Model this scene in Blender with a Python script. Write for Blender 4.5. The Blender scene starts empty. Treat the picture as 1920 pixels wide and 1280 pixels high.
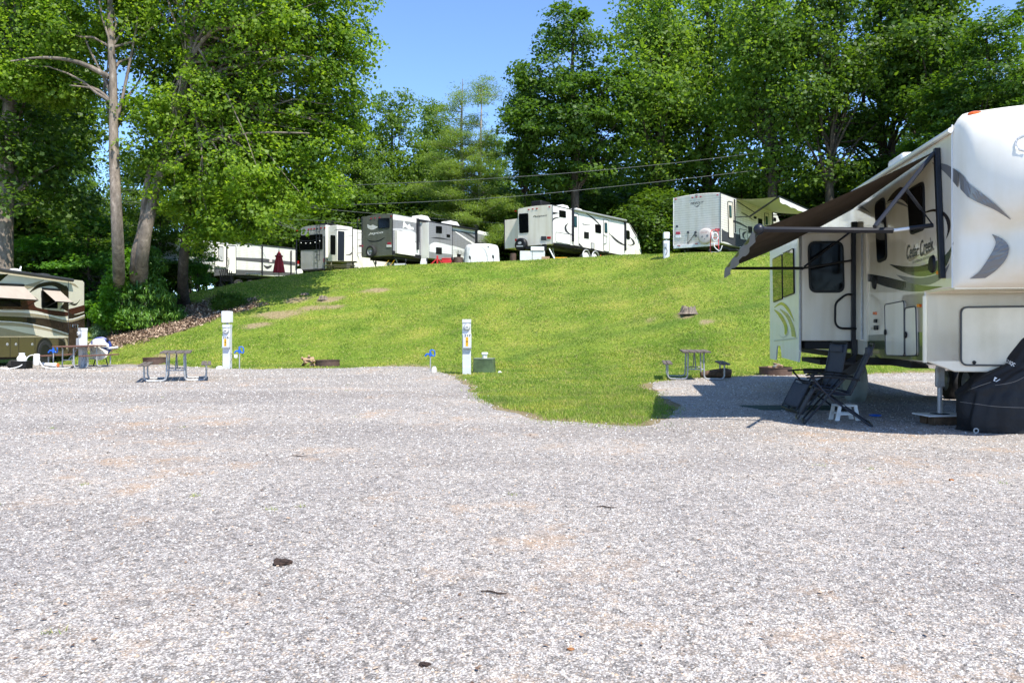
import bpy, math, random
import numpy as np
from mathutils import Vector, Matrix
R = math.radians
sc = bpy.context.scene
COL = sc.collection
rnd = random.Random(5)
# ---------------------------------------------------------------- camera model
F, CX, HY, CH = 1400.0, 960.0, 615.0, 1.4
def PX(px, py, Y):
    return Vector(((px-CX)/F*Y, Y, CH+(HY-py)/F*Y))
cam = bpy.data.cameras.new('camera'); co = bpy.data.objects.new('camera', cam); COL.objects.link(co)
co.location = (0, 0, CH); co.rotation_euler = (R(90), 0, 0)
cam.sensor_width = 36; cam.lens = 36*F/1920; cam.shift_y = (HY-640)/1920.0; cam.clip_end = 2000; cam.clip_start = .05
sc.camera = co
# ---------------------------------------------------------------- light
SUN = Vector((.47, -.60, 1.12)).normalized()
w = bpy.data.worlds.new('World'); sc.world = w; w.use_nodes = True
nt = w.node_tree; nt.nodes.clear()
sky = nt.nodes.new('ShaderNodeTexSky'); sky.sky_type = 'NISHITA'; sky.sun_disc = False
sky.sun_elevation = math.asin(SUN.z); sky.sun_rotation = math.atan2(SUN.x, SUN.y)
sky.air_density = 1.0; sky.dust_density = 0.; sky.ozone_density = 6.; sky.altitude = 2500
bg = nt.nodes.new('ShaderNodeBackground'); bg.inputs[1].default_value = .15
ow = nt.nodes.new('ShaderNodeOutputWorld')
nt.links.new(sky.outputs[0], bg.inputs[0]); nt.links.new(bg.outputs[0], ow.inputs[0])
sl = bpy.data.lights.new('sun', 'SUN'); sl.energy = 3.4; sl.angle = R(.5); sl.color = (1, .955, .87)
so = bpy.data.objects.new('sun', sl); COL.objects.link(so); so.rotation_euler = (-SUN).to_track_quat('-Z', 'Y').to_euler()
so.location = (20, -20, 50)
sc.view_settings.view_transform = 'Standard'; sc.view_settings.look = 'None'; sc.view_settings.exposure = 1.2; sc.view_settings.gamma = 1
sc.cycles.max_bounces = 6; sc.cycles.transparent_max_bounces = 4; sc.cycles.use_denoising = True
# ---------------------------------------------------------------- materials
MATS = {}
def mat(name, col, rough=.5, metal=0., coat=0., noise=None, bump=None, siding=None, grime=None, spec=.5):
    if name in MATS: return MATS[name]
    m = bpy.data.materials.new(name); m.use_nodes = True; t = m.node_tree; N = t.nodes; L = t.links
    b = N['Principled BSDF']; b.inputs['Roughness'].default_value = rough; b.inputs['Metallic'].default_value = metal
    b.inputs['Coat Weight'].default_value = coat; b.inputs['Coat Roughness'].default_value = .05
    b.inputs['Specular IOR Level'].default_value = spec
    tc = N.new('ShaderNodeTexCoord'); c4 = (*col, 1)
    if noise is None: noise = (3., .12)
    n = N.new('ShaderNodeTexNoise'); n.inputs['Scale'].default_value = noise[0]; n.inputs['Detail'].default_value = 6
    n.inputs['Roughness'].default_value = .65
    L.new(tc.outputs['Object'], n.inputs['Vector'])
    r = N.new('ShaderNodeValToRGB'); r.color_ramp.elements[0].position = .3; r.color_ramp.elements[1].position = .7
    k = 1-noise[1]
    r.color_ramp.elements[0].color = (col[0]*k, col[1]*k, col[2]*k*.97, 1); r.color_ramp.elements[1].color = c4
    L.new(n.outputs[0], r.inputs[0]); out = r.outputs[0]
    hgt = None
    if siding:
        sp = N.new('ShaderNodeSeparateXYZ'); L.new(tc.outputs['Object'], sp.inputs[0])
        md = N.new('ShaderNodeMath'); md.operation = 'DIVIDE'; md.inputs[1].default_value = siding; L.new(sp.outputs[2], md.inputs[0])
        fr = N.new('ShaderNodeMath'); fr.operation = 'FRACT'; L.new(md.outputs[0], fr.inputs[0])
        cr = N.new('ShaderNodeValToRGB'); e = cr.color_ramp.elements
        e[0].position = 0; e[0].color = (.38, .38, .38, 1); e[1].position = .2; e[1].color = (1, 1, 1, 1)
        L.new(fr.outputs[0], cr.inputs[0])
        mx = N.new('ShaderNodeMix'); mx.data_type = 'RGBA'; mx.blend_type = 'MULTIPLY'; mx.inputs[0].default_value = 1
        L.new(out, mx.inputs[6]); L.new(cr.outputs[0], mx.inputs[7]); out = mx.outputs[2]; hgt = fr.outputs[0]
    if grime:
        g = N.new('ShaderNodeTexNoise'); g.inputs['Scale'].default_value = 1.3; g.inputs['Detail'].default_value = 8
        mp = N.new('ShaderNodeMapping'); mp.inputs['Scale'].default_value = (3, 3, .35); L.new(tc.outputs['Object'], mp.inputs[0]); L.new(mp.outputs[0], g.inputs['Vector'])
        gr = N.new('ShaderNodeValToRGB'); gr.color_ramp.elements[0].position = .42; gr.color_ramp.elements[1].position = .75
        gr.color_ramp.elements[0].color = (1, 1, 1, 1); q = 1-grime; gr.color_ramp.elements[1].color = (q, q*.97, q*.9, 1)
        L.new(g.outputs[0], gr.inputs[0])
        mx = N.new('ShaderNodeMix'); mx.data_type = 'RGBA'; mx.blend_type = 'MULTIPLY'; mx.inputs[0].default_value = 1
        L.new(out, mx.inputs[6]); L.new(gr.outputs[0], mx.inputs[7]); out = mx.outputs[2]
    L.new(out, b.inputs['Base Color'])
    if bump or hgt:
        bp = N.new('ShaderNodeBump')
        if hgt: bp.inputs['Distance'].default_value = .02; bp.inputs['Strength'].default_value = .5; L.new(hgt, bp.inputs['Height'])
        else:
            n2 = N.new('ShaderNodeTexNoise'); n2.inputs['Scale'].default_value = bump[0]; n2.inputs['Detail'].default_value = 5
            L.new(tc.outputs['Object'], n2.inputs['Vector']); bp.inputs['Distance'].default_value = bump[2] if len(bump) > 2 else .02
            bp.inputs['Strength'].default_value = bump[1]; L.new(n2.outputs[0], bp.inputs['Height'])
        L.new(bp.outputs[0], b.inputs['Normal'])
    MATS[name] = m; return m
def wood(name, c1, c2, sc_=(2, 30, 30), rough=.8):
    m = mat(name, c1, rough); t = m.node_tree; N = t.nodes; L = t.links; b = N['Principled BSDF']
    tc = N.new('ShaderNodeTexCoord'); mp = N.new('ShaderNodeMapping'); mp.inputs['Scale'].default_value = sc_
    n = N.new('ShaderNodeTexNoise'); n.inputs['Scale'].default_value = 1.5; n.inputs['Detail'].default_value = 9; n.inputs['Roughness'].default_value = .7
    L.new(tc.outputs['Object'], mp.inputs[0]); L.new(mp.outputs[0], n.inputs['Vector'])
    r = N.new('ShaderNodeValToRGB'); r.color_ramp.elements[0].position = .32; r.color_ramp.elements[1].position = .68
    r.color_ramp.elements[0].color = (*c2, 1); r.color_ramp.elements[1].color = (*c1, 1)
    L.new(n.outputs[0], r.inputs[0]); L.new(r.outputs[0], b.inputs['Base Color'])
    bp = N.new('ShaderNodeBump'); bp.inputs['Strength'].default_value = .6; bp.inputs['Distance'].default_value = .01
    L.new(n.outputs[0], bp.inputs['Height']); L.new(bp.outputs[0], b.inputs['Normal'])
    return m
def leafmat(name, c_dark, c_light, trans=.42, rough=.5):
    if name in MATS: return MATS[name]
    m = bpy.data.materials.new(name); m.use_nodes = True; t = m.node_tree; N = t.nodes; L = t.links
    b = N['Principled BSDF']; b.inputs['Roughness'].default_value = rough; b.inputs['Specular IOR Level'].default_value = .35
    g = N.new('ShaderNodeNewGeometry')
    r = N.new('ShaderNodeValToRGB'); e = r.color_ramp.elements; e[0].color = (*c_dark, 1); e[1].color = (*c_light, 1)
    e[0].position = .1; e[1].position = .9
    tc = N.new('ShaderNodeTexCoord'); n = N.new('ShaderNodeTexNoise'); n.inputs['Scale'].default_value = .45; n.inputs['Detail'].default_value = 2
    L.new(tc.outputs['Object'], n.inputs['Vector'])
    ad = N.new('ShaderNodeMath'); ad.operation = 'MULTIPLY_ADD'; ad.inputs[1].default_value = .6
    sb = N.new('ShaderNodeMath'); sb.operation = 'SUBTRACT'; sb.inputs[1].default_value = .3
    L.new(g.outputs['Random Per Island'], ad.inputs[0]); L.new(n.outputs[0], sb.inputs[0]); L.new(sb.outputs[0], ad.inputs[2])
    L.new(ad.outputs[0], r.inputs[0]); L.new(r.outputs[0], b.inputs['Base Color'])
    tr = N.new('ShaderNodeBsdfTranslucent')
    mc = N.new('ShaderNodeMix'); mc.data_type = 'RGBA'; mc.blend_type = 'MULTIPLY'; mc.inputs[0].default_value = 1
    mc.inputs[7].default_value = (1.9, 1.9, .75, 1); L.new(r.outputs[0], mc.inputs[6]); L.new(mc.outputs[2], tr.inputs[0])
    mx = N.new('ShaderNodeMixShader'); mx.inputs[0].default_value = trans
    L.new(b.outputs[0], mx.inputs[1]); L.new(tr.outputs[0], mx.inputs[2]); L.new(mx.outputs[0], N['Material Output'].inputs[0])
    MATS[name] = m; return m
# ---------------------------------------------------------------- mesh helpers
class MB:
    def __init__(s): s.v = []; s.f = []
    def add(s, vs, fs):
        o = len(s.v); s.v += [tuple(v) for v in vs]; s.f += [tuple(i+o for i in f) for f in fs]; return s
    def box(s, a, b):
        x0, y0, z0 = a; x1, y1, z1 = b
        return s.add([(x0,y0,z0),(x1,y0,z0),(x1,y1,z0),(x0,y1,z0),(x0,y0,z1),(x1,y0,z1),(x1,y1,z1),(x0,y1,z1)],
                     [(0,3,2,1),(4,5,6,7),(0,1,5,4),(1,2,6,5),(2,3,7,6),(3,0,4,7)])
    def tube(s, pts, r, n=8, caps=True):
        pts = [Vector(p) for p in pts]; rs = r if isinstance(r, (list, tuple)) else [r]*len(pts)
        rings = []; up = None
        for i, p in enumerate(pts):
            d = (pts[min(i+1, len(pts)-1)]-pts[max(i-1, 0)]).normalized()
            if up is None: up = Vector((0, 0, 1)) if abs(d.z) < .9 else Vector((1, 0, 0))
            a = d.cross(up).normalized(); b = a.cross(d).normalized(); up = b
            rings.append([p+(a*math.cos(2*math.pi*k/n)+b*math.sin(2*math.pi*k/n))*rs[i] for k in range(n)])
        vs = [v for q in rings for v in q]; fs = []
        for i in range(len(pts)-1):
            for k in range(n):
                k2 = (k+1) % n; fs.append((i*n+k, i*n+k2, (i+1)*n+k2, (i+1)*n+k))
        if caps: fs.append(tuple(range(n-1, -1, -1))); fs.append(tuple((len(pts)-1)*n+k for k in range(n)))
        return s.add(vs, fs)
    def prism(s, pts, off):
        n = len(pts); off = Vector(off); P = [Vector(p) for p in pts]
        vs = P+[p+off for p in P]
        fs = [tuple(range(n)), tuple(range(2*n-1, n-1, -1))]+[(i, i+n, (i+1) % n+n, (i+1) % n) for i in range(n)]
        return s.add(vs, fs)
    def lathe(s, prof, n=24, M=None):
        vs = []; fs = []
        for (r, z) in prof:
            for k in range(n):
                a = 2*math.pi*k/n; v = Vector((r*math.cos(a), r*math.sin(a), z)); vs.append(M @ v if M else v)
        for i in range(len(prof)-1):
            for k in range(n):
                k2 = (k+1) % n; fs.append((i*n+k, i*n+k2, (i+1)*n+k2, (i+1)*n+k))
        return s.add(vs, fs)
    def grid(s, rows):
        m = len(rows[0]); vs = [v for r in rows for v in r]; fs = []
        for i in range(len(rows)-1):
            for j in range(m-1): fs.append((i*m+j, i*m+j+1, (i+1)*m+j+1, (i+1)*m+j))
        return s.add(vs, fs)
    def ball(s, c, r, n=12, m=8, jit=0):
        c = Vector(c); r = r if isinstance(r, (list, tuple)) else (r, r, r)
        vs = []; fs = []
        for i in range(m+1):
            for k in range(n):
                th = math.pi*i/m; a = 2*math.pi*k/n; q = 1+(rnd.uniform(-jit, jit) if 0 < i < m else 0)
                vs.append((c.x+r[0]*math.sin(th)*math.cos(a)*q, c.y+r[1]*math.sin(th)*math.sin(a)*q, c.z+r[2]*math.cos(th)*q))
        for i in range(m):
            for k in range(n):
                k2 = (k+1) % n; fs.append((i*n+k, (i+1)*n+k, (i+1)*n+k2, i*n+k2))
        return s.add(vs, fs)
def box(a, b): return MB().box(a, b)
def tube(p, r, n=8): return MB().tube(p, r, n)
def obj(name, mb, m, parent=None, smooth=False, bevel=0, seg=2):
    me = bpy.data.meshes.new(name); me.from_pydata(mb.v, [], mb.f); me.validate(); me.update()
    me.materials.append(m); o = bpy.data.objects.new(name, me); COL.objects.link(o)
    import bmesh
    bm = bmesh.new(); bm.from_mesh(me); bmesh.ops.recalc_face_normals(bm, faces=bm.faces); bm.to_mesh(me); bm.free()
    if smooth:
        for p in me.polygons: p.use_smooth = True
        if smooth == 'auto': me.set_sharp_from_angle(angle=R(38))
    if bevel:
        b = o.modifiers.new('bevel', 'BEVEL'); b.width = bevel; b.segments = seg; b.limit_method = 'ANGLE'; b.angle_limit = R(35)
        for p in me.polygons: p.use_smooth = True
        me.set_sharp_from_angle(angle=R(38))
    if parent: o.parent = parent
    return o
def tag(o, label, cat, group=None, kind=None):
    if label: o['label'] = label
    if cat: o['category'] = cat
    if group: o['group'] = group
    if kind: o['kind'] = kind
    return o
def thing(name, label, cat, loc=(0,0,0), rz=0, group=None):
    o = bpy.data.objects.new(name, None); COL.objects.link(o); o.location = loc; o.rotation_euler = (0, 0, rz); o.empty_display_size = .3
    return tag(o, label, cat, group)
def children_of(o): return [c for c in bpy.data.objects if c.parent == o]
def dup(o, parent=None):
    c = o.copy(); COL.objects.link(c); c.parent = parent
    for ch in children_of(o): dup(ch, c)
    return c
def struct(name, mb, m, smooth=False):
    o = obj(name, mb, m, None, smooth); o['kind'] = 'structure'; return o
# frame of a vehicle: local X along its length (away from the camera end), side plane y=0
class Fr:
    def __init__(s, x, y, z, ux, uy, out=-1):
        s.ang = math.atan2(uy, ux); s.loc = Vector((x, y, z)); s.M = Matrix.Translation(s.loc) @ Matrix.Rotation(s.ang, 4, 'Z'); s.I = s.M.inverted(); s.out = out
    def hit(s, pl, val, px, py):
        o = s.I @ Vector((0, 0, CH)); p = s.I @ PX(px, py, 10.); d = p-o; i = 'xyz'.index(pl); return o+d*((val-o[i])/d[i])
    def nrm(s, pl): return Vector((0, s.out, 0)) if pl == 'y' else Vector((-1, 0, 0))
def cr(x0, y0, k): return lambda x, y: (x0+x/k, y0+y/k)
def spline(pts, n):
    P = [np.array(p, float) for p in pts]
    if len(P) == 2: return [tuple(P[0]+(P[1]-P[0])*i/(n-1)) for i in range(n)]
    out = []; m = len(P)-1
    for i in range(n):
        t = i/(n-1)*m; k = min(int(t), m-1); u = t-k
        p0 = P[max(k-1, 0)]; p1 = P[k]; p2 = P[k+1]; p3 = P[min(k+2, m)]
        out.append(tuple(.5*((2*p1)+(p2-p0)*u+(2*p0-5*p1+4*p2-p3)*u*u+(3*p1-p0-3*p2+p3)*u**3)))
    return out
def swoosh(fr, pl, val, C, up, lo, m, parent, name='stripe_decal', off=.004, n=18, hitf=None, rows=2):
    U = spline([C(*p) for p in up], n); D = spline([C(*p) for p in lo], n); g = []
    h = hitf or (lambda x, y: fr.hit(pl, val, x, y)+fr.nrm(pl)*off)
    for k in range(rows):
        t = k/(rows-1); g.append([h(u[0]*(1-t)+d[0]*t, u[1]*(1-t)+d[1]*t) for u, d in zip(U, D)])
    return obj(name, MB().grid(g), m, parent)
def rounded(c, r, n=5):
    out = []; k = len(c)
    for i in range(k):
        p = c[i]; a = c[i-1]-p; b = c[(i+1) % k]-p; ra = min(r, a.length*.45); rb = min(r, b.length*.45)
        A = p+a.normalized()*ra; B = p+b.normalized()*rb
        for j in range(n+1):
            t = j/n; out.append(A*(1-t)**2+p*2*t*(1-t)+B*t*t)
    return out
def inset(pts, d):
    c = sum(pts, Vector())/len(pts); mx = max((p-c).length for p in pts)
    return [c+(p-c)*(1-d/max((p-c).length, d*1.2)) for p in pts]
def panel(fr, pl, val, C, corners, m, parent, name, th=.015, r=.04):
    c = [fr.hit(pl, val, *C(*p)) for p in corners]; q = rounded(c, r) if r else c
    return obj(name, MB().prism(q, fr.nrm(pl)*th), m, parent), q
def window(fr, pl, val, C, corners, fm, pm, parent, name='window', th=.022, r=.09, bw=.045):
    w_, q = panel(fr, pl, val, C, corners, fm, parent, name, th, r)
    qi = [p+fr.nrm(pl)*th for p in inset(q, bw)]
    obj('pane', MB().prism(qi, fr.nrm(pl)*.004), pm, w_); return w_
def bar(fr, pl, val, C, a, b, r, m, parent, name, off=0., n=8):
    A = fr.hit(pl, val, *C(*a))+fr.nrm(pl)*off; B = fr.hit(pl, val, *C(*b))+fr.nrm(pl)*off
    return obj(name, MB().tube([A, B], r, n), m, parent, smooth='auto')
def outline(fr, pl, val, C, pts, wd, m, parent, name='trim', off=.005, closed=False, r=0, wt=.008):
    c = [fr.hit(pl, val, *C(*p))+fr.nrm(pl)*off for p in pts]
    if r: c = rounded(c, r)
    if closed: c = c+[c[0]]
    return obj(name, MB().tube(c, wd, 6), m, parent)
def text(s, corners, m, parent, name='lettering', shear=0, off=Vector((0,0,0)), ex=.0, bold=0):
    cu = bpy.data.curves.new('t', 'FONT'); cu.body = s; cu.size = 1; cu.shear = shear; cu.offset = bold; cu.extrude = 0
    to = bpy.data.objects.new('t', cu); COL.objects.link(to); dg = bpy.context.evaluated_depsgraph_get()
    me = bpy.data.meshes.new_from_object(to.evaluated_get(dg)); bpy.data.objects.remove(to)
    V = [v.co.copy() for v in me.vertices]; x0 = min(v.x for v in V); x1 = max(v.x for v in V); y0 = min(v.y for v in V); y1 = max(v.y for v in V)
    bl, br, tr, tl = corners
    for v in me.vertices:
        a = (v.co.x-x0)/(x1-x0); b = (v.co.y-y0)/(y1-y0)
        v.co = bl*(1-a)*(1-b)+br*a*(1-b)+tr*a*b+tl*(1-a)*b+off
    me.materials.clear(); me.materials.append(m); o = bpy.data.objects.new(name, me); COL.objects.link(o)
    if parent: o.parent = parent
    return o
def ptext(fr, pl, val, C, corners, s, m, parent, **k):
    return text(s, [fr.hit(pl, val, *C(*p)) for p in corners], m, parent, off=fr.nrm(pl)*k.pop('o', .006), **k)
# ---------------------------------------------------------------- terrain
PXN = np.array([-6000,-1200,0,200,340,450,560,700,850,960,1210,1265,1440,1920,3000,7000.])
CZ = np.array([1.0,1.0,1.2,2.1,3.15,3.9,4.4,4.82,4.97,5.1,5.2,5.0,4.93,4.9,4.9,4.9])
CY = np.array([46,46,44,42,41,41,41.5,41.5,41,41,38.5,36,34.5,34,34,34.])
FY = np.array([33,33,31,29,28.2,27.5,27.8,27.5,26,25.5,24.5,24,23.5,23,23,23.])
AF = np.linspace(-5, 4.3, 3000); PF = AF*F+CX
def _sm(a):
    g = np.interp(PF, PXN, a); k = np.hanning(41); k /= k.sum(); p = np.pad(g, 20, mode='edge'); return np.convolve(p, k, 'valid')
CZf, CYf, FYf = _sm(CZ), _sm(CY), _sm(FY)
def vnoise(x, y, s=1., seed=0):
    x = np.asarray(x)*s+seed*17.3; y = np.asarray(y)*s+seed*9.1
    xi = np.floor(x); yi = np.floor(y); u = x-xi; v = y-yi; u = u*u*(3-2*u); v = v*v*(3-2*v)
    h = lambda i, j: np.modf(np.abs(np.sin(i*127.1+j*311.7+seed)*43758.5453))[0]
    return (h(xi,yi)*(1-u)+h(xi+1,yi)*u)*(1-v)+(h(xi,yi+1)*(1-u)+h(xi+1,yi+1)*u)*v
def H(x, y):
    x = np.asarray(x, float); y = np.asarray(y, float); a = x/np.maximum(y, 1.)
    cz = np.interp(a, AF, CZf); cy = np.interp(a, AF, CYf); fy = np.interp(a, AF, FYf)
    t = np.clip((y-fy)/(cy-fy), 0, 1); s = np.where(t < .12, t*t/(.24), t-.06); s = s/.94
    s = np.where(t > .8, (.8-.06)/.94+(1-np.exp(-(t-.8)*9))*(.2/.94)*.86/(1-np.exp(-1.8))*1.15, s); s = np.minimum(s, 1.0)
    z = cz*s+.03*np.clip(y-cy, 0, 18)
    z = z+(vnoise(x, y, .35, 3)-.5)*.14*np.clip((y-fy)/3, 0, 1)*np.clip((cy+3-y)/5, 0, 1)
    far = np.clip((y-66)/60, 0, 1); return z*(1-far)+(-3)*far
def Hs(x, y): return float(H(x, y))
def on(px, Y): x = (px-CX)/F*Y; return Vector((x, Y, Hs(x, Y)))
def onhill(px, py):   # walk the sight line through a point of the slope until it meets the ground
    Y = 10.
    while Y < 60:
        p = PX(px, py, Y)
        if p.z <= Hs(p.x, p.y): return Vector((p.x, p.y, Hs(p.x, p.y)))
        Y += .05
    return on(px, 42)
gpx = [(-260,690),(0,686),(150,684),(300,684),(400,690),(500,692),(640,690),(780,687),(830,700),(872,722),(920,759),(960,777),(1000,787),(1070,795),(1160,801),(1222,796),(1262,776),(1270,762),(1245,745),(1228,731),(1222,719),(1262,712),(1350,707),(1450,704),(1600,701),(1760,699),(1960,697),(2600,694)]
gw = [((px-CX)/F*1960/(py-HY), 1960/(py-HY)) for px, py in gpx]
gs = spline(gw, 420)
def wob(s, k): return float(vnoise(np.array(s), np.array(k*3.3), 1., k)-.5)
edge = []; _s = 0
for i, (x, y) in enumerate(gs):
    if i: _s += math.hypot(x-gs[i-1][0], y-gs[i-1][1])
    edge.append((x+.22*wob(_s*1.3, 1)+.12*wob(_s*3.4, 2), y+(.25*wob(_s*1.1, 3)+.16*wob(_s*3.1, 4))*(1+y/20)))
gpoly = [(-60, edge[0][1])]+edge+[(60, edge[-1][1]), (60, -30), (-60, -30)]
def ingravel(x, y):
    x = np.asarray(x); y = np.asarray(y); ins = np.zeros(x.shape, bool); n = len(gpoly)
    for i in range(n):
        x1, y1 = gpoly[i]; x2, y2 = gpoly[(i+1) % n]
        if y1 == y2: continue
        c = ((y1 > y) != (y2 > y)) & (x < (x2-x1)*(y-y1)/(y2-y1)+x1); ins ^= c
    return ins
E = np.array(edge)
def edist(x, y):
    out = np.full(np.shape(x), 1e9)
    for i in range(0, len(E), 3): out = np.minimum(out, np.hypot((x-E[i,0]), (y-E[i,1])*(.6)))
    return out
def gridmesh(name, xs, ys, zf, m, attrs=None):
    X, Y = np.meshgrid(xs, ys); Z = zf(X, Y); nx, ny = len(xs), len(ys)
    v = np.stack([X, Y, Z], -1).reshape(-1, 3); i = np.arange(nx*ny).reshape(ny, nx)
    q = np.stack([i[:-1,:-1], i[:-1,1:], i[1:,1:], i[1:,:-1]], -1).reshape(-1, 4)
    o = npmesh(name, v, q, m); me = o.data
    me.polygons.foreach_set('use_smooth', np.ones(len(q), bool))
    if attrs:
        for k, fn in attrs.items():
            at = me.attributes.new(k, 'FLOAT', 'POINT'); at.data.foreach_set('value', fn(X, Y).reshape(-1).astype(np.float32))
    return o
def npmesh(name, v, q, m, parent=None):
    k = q.shape[1]; me = bpy.data.meshes.new(name)
    me.vertices.add(len(v)); me.vertices.foreach_set('co', np.ascontiguousarray(v, np.float32).ravel())
    me.loops.add(q.size); me.loops.foreach_set('vertex_index', np.ascontiguousarray(q, np.int32).ravel())
    me.polygons.add(len(q)); me.polygons.foreach_set('loop_start', np.arange(0, q.size, k, dtype=np.int32))
    me.update(calc_edges=True); me.materials.append(m); o = bpy.data.objects.new(name, me); COL.objects.link(o)
    if parent: o.parent = parent
    return o
MULCH = [on(px, 1)*0 for px in ()]
_mp = [(150,655),(200,632),(260,600),(330,580),(370,568),(420,560),(470,562),(482,575),(430,592),(400,604),(350,618),(300,634),(230,648),(180,664)]
MP = np.array([tuple(onhill(*p)[:2]) for p in _mp])
def inpoly(P, x, y):
    ins = np.zeros(np.shape(x), bool); n = len(P)
    for i in range(n):
        x1, y1 = P[i]; x2, y2 = P[(i+1) % n]
        if abs(y1-y2) < 1e-9: continue
        ins ^= ((y1 > y) != (y2 > y)) & (x < (x2-x1)*(y-y1)/(y2-y1)+x1)
    return ins
def pdist(P, x, y):
    out = np.full(np.shape(x), 1e9)
    for i in range(len(P)):
        a = P[i]; b = P[(i+1) % len(P)]; d = b-a; t = np.clip(((x-a[0])*d[0]+(y-a[1])*d[1])/(d@d), 0, 1)
        out = np.minimum(out, np.hypot(x-a[0]-d[0]*t, y-a[1]-d[1]*t))
    return out
def mulch(x, y):
    d = pdist(MP, x, y); s = np.where(inpoly(MP, x, y), d, -d); return np.clip(.5+s/.7+(vnoise(x, y, 1.7, 5)-.5)*1.2, 0, 1)
bare = [(onhill(*p), a, b) for p, a, b in [((520,590),1.5,.35),((480,610),.8,.22),((600,577),1.2,.2),((1285,590),.4,.2),((1325,604),.35,.12),((1220,600),.3,.2),((310,668),.7,.3),((620,562),.8,.25),((700,545),.9,.2),((560,562),.8,.3)]]
def dirt(x, y):
    o = np.zeros(np.shape(x))
    for c, a, b in bare: o = np.maximum(o, np.exp(-(((x-c.x)/a)**2+((y-c.y)/(b*2))**2)))
    o = o*(.55+.9*vnoise(x, y, 2.2, 7)); e = edist(x, y)
    band = np.exp(-(e/.36)**2)*(.3+.9*vnoise(x, y, 1.1, 8))
    return np.clip(np.maximum(o*.85, band*.9), 0, 1)
TRK = [np.array([tuple(onhill(*p)[:2]) for p in q]) for q in ([(960,672),(1040,652),(1120,632),(1240,610),(1330,588),(1430,572)], [(1040,632),(1140,612),(1235,592)], [(700,640),(800,600),(900,560),(980,520)])]
def track(x, y):
    out = np.zeros(np.shape(x))
    for q, w_ in zip(TRK, (.55, .4, .2)):
        d = np.full(np.shape(x), 1e9)
        for a, b in zip(q[:-1], q[1:]):
            v = b-a; t = np.clip(((x-a[0])*v[0]+(y-a[1])*v[1])/(v@v), 0, 1); d = np.minimum(d, np.hypot(x-a[0]-v[0]*t, y-a[1]-v[1]*t))
        out = np.maximum(out, w_*np.exp(-(d/.32)**2)*(.5+vnoise(x, y, 1.1, 6)))
    return np.clip(out, 0, 1)
# ---------------------------------------------------------------- ground materials
def nodes_mat(name):
    m = bpy.data.materials.new(name); m.use_nodes = True; MATS[name] = m; return m, m.node_tree.nodes, m.node_tree.links
def NN(N, L, typ, ins=None, **kw):
    n = N.new(typ)
    for k, v in kw.items(): setattr(n, k, v)
    for k, v in (ins or {}).items():
        if hasattr(v, 'is_output') or isinstance(v, bpy.types.NodeSocket): L.new(v, n.inputs[k])
        else: n.inputs[k].default_value = v
    return n
def ramp(N, L, src, stops):
    r = N.new('ShaderNodeValToRGB'); e = r.color_ramp.elements
    while len(e) > 1: e.remove(e[0])
    e[0].position, e[0].color = stops[0][0], (*stops[0][1], 1)
    for p, c in stops[1:]: q = e.new(p); q.color = (*c, 1)
    L.new(src, r.inputs[0]); return r.outputs[0]
def mixc(N, L, f, a, b, bt='MIX'):
    n = N.new('ShaderNodeMix'); n.data_type = 'RGBA'; n.blend_type = bt
    for i, v in ((0, f), (6, a), (7, b)):
        if isinstance(v, bpy.types.NodeSocket): L.new(v, n.inputs[i])
        else: n.inputs[i].default_value = v if i == 0 else (*v, 1)
    return n.outputs[2]
# grass and soil
mg, N, L = nodes_mat('grass_ground'); B = N['Principled BSDF']; B.inputs['Roughness'].default_value = .9; B.inputs['Specular IOR Level'].default_value = .15
tc = N.new('ShaderNodeTexCoord'); O = tc.outputs['Object']
n1 = NN(N, L, 'ShaderNodeTexNoise', {'Vector': O, 'Scale': .55, 'Detail': 6., 'Roughness': .6})
n2 = NN(N, L, 'ShaderNodeTexNoise', {'Vector': O, 'Scale': 9., 'Detail': 8., 'Roughness': .75})
n3 = NN(N, L, 'ShaderNodeTexNoise', {'Vector': O, 'Scale': 45., 'Detail': 4., 'Roughness': .7})
mp = NN(N, L, 'ShaderNodeMapping', {'Vector': O, 'Scale': (.25, 1.6, 1.)})
n4 = NN(N, L, 'ShaderNodeTexNoise', {'Vector': mp.outputs[0], 'Scale': .8, 'Detail': 4.})
c1 = ramp(N, L, n1.outputs[0], [(.3, (.16, .24, .03)), (.5, (.25, .32, .045)), (.7, (.37, .37, .08))])
c2 = ramp(N, L, n2.outputs[0], [(.3, (.42, .45, .4)), (.5, (.95, .95, .9)), (.68, (1.35, 1.28, 1.2))])
g = mixc(N, L, 1., c1, c2, 'MULTIPLY')
c3 = ramp(N, L, n3.outputs[0], [(.32, (.45, .5, .4)), (.55, (1., 1., 1.)), (.72, (1.5, 1.4, 1.2))])
g = mixc(N, L, .8, g, c3, 'MULTIPLY')
c4 = ramp(N, L, n4.outputs[0], [(.42, (1., 1., 1.)), (.62, (.72, .85, .75))])
g = mixc(N, L, 1., g, c4, 'MULTIPLY')
at_ = NN(N, L, 'ShaderNodeAttribute', attribute_name='track'); g = mixc(N, L, at_.outputs['Fac'], g, (.10, .17, .03))
soil = ramp(N, L, n2.outputs[0], [(.3, (.15, .1, .055)), (.5, (.34, .25, .15)), (.7, (.5, .39, .25))])
lit = ramp(N, L, n3.outputs[0], [(.3, (.045, .028, .018)), (.48, (.15, .095, .06)), (.66, (.36, .27, .2))])
ad = NN(N, L, 'ShaderNodeAttribute', attribute_name='dirt'); am = NN(N, L, 'ShaderNodeAttribute', attribute_name='mulch')
mm = NN(N, L, 'ShaderNodeMath', {0: n3.outputs[0], 1: .9}, operation='MULTIPLY')
sm = NN(N, L, 'ShaderNodeMath', {0: ad.outputs['Fac'], 1: mm.outputs[0]}, operation='ADD')
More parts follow.
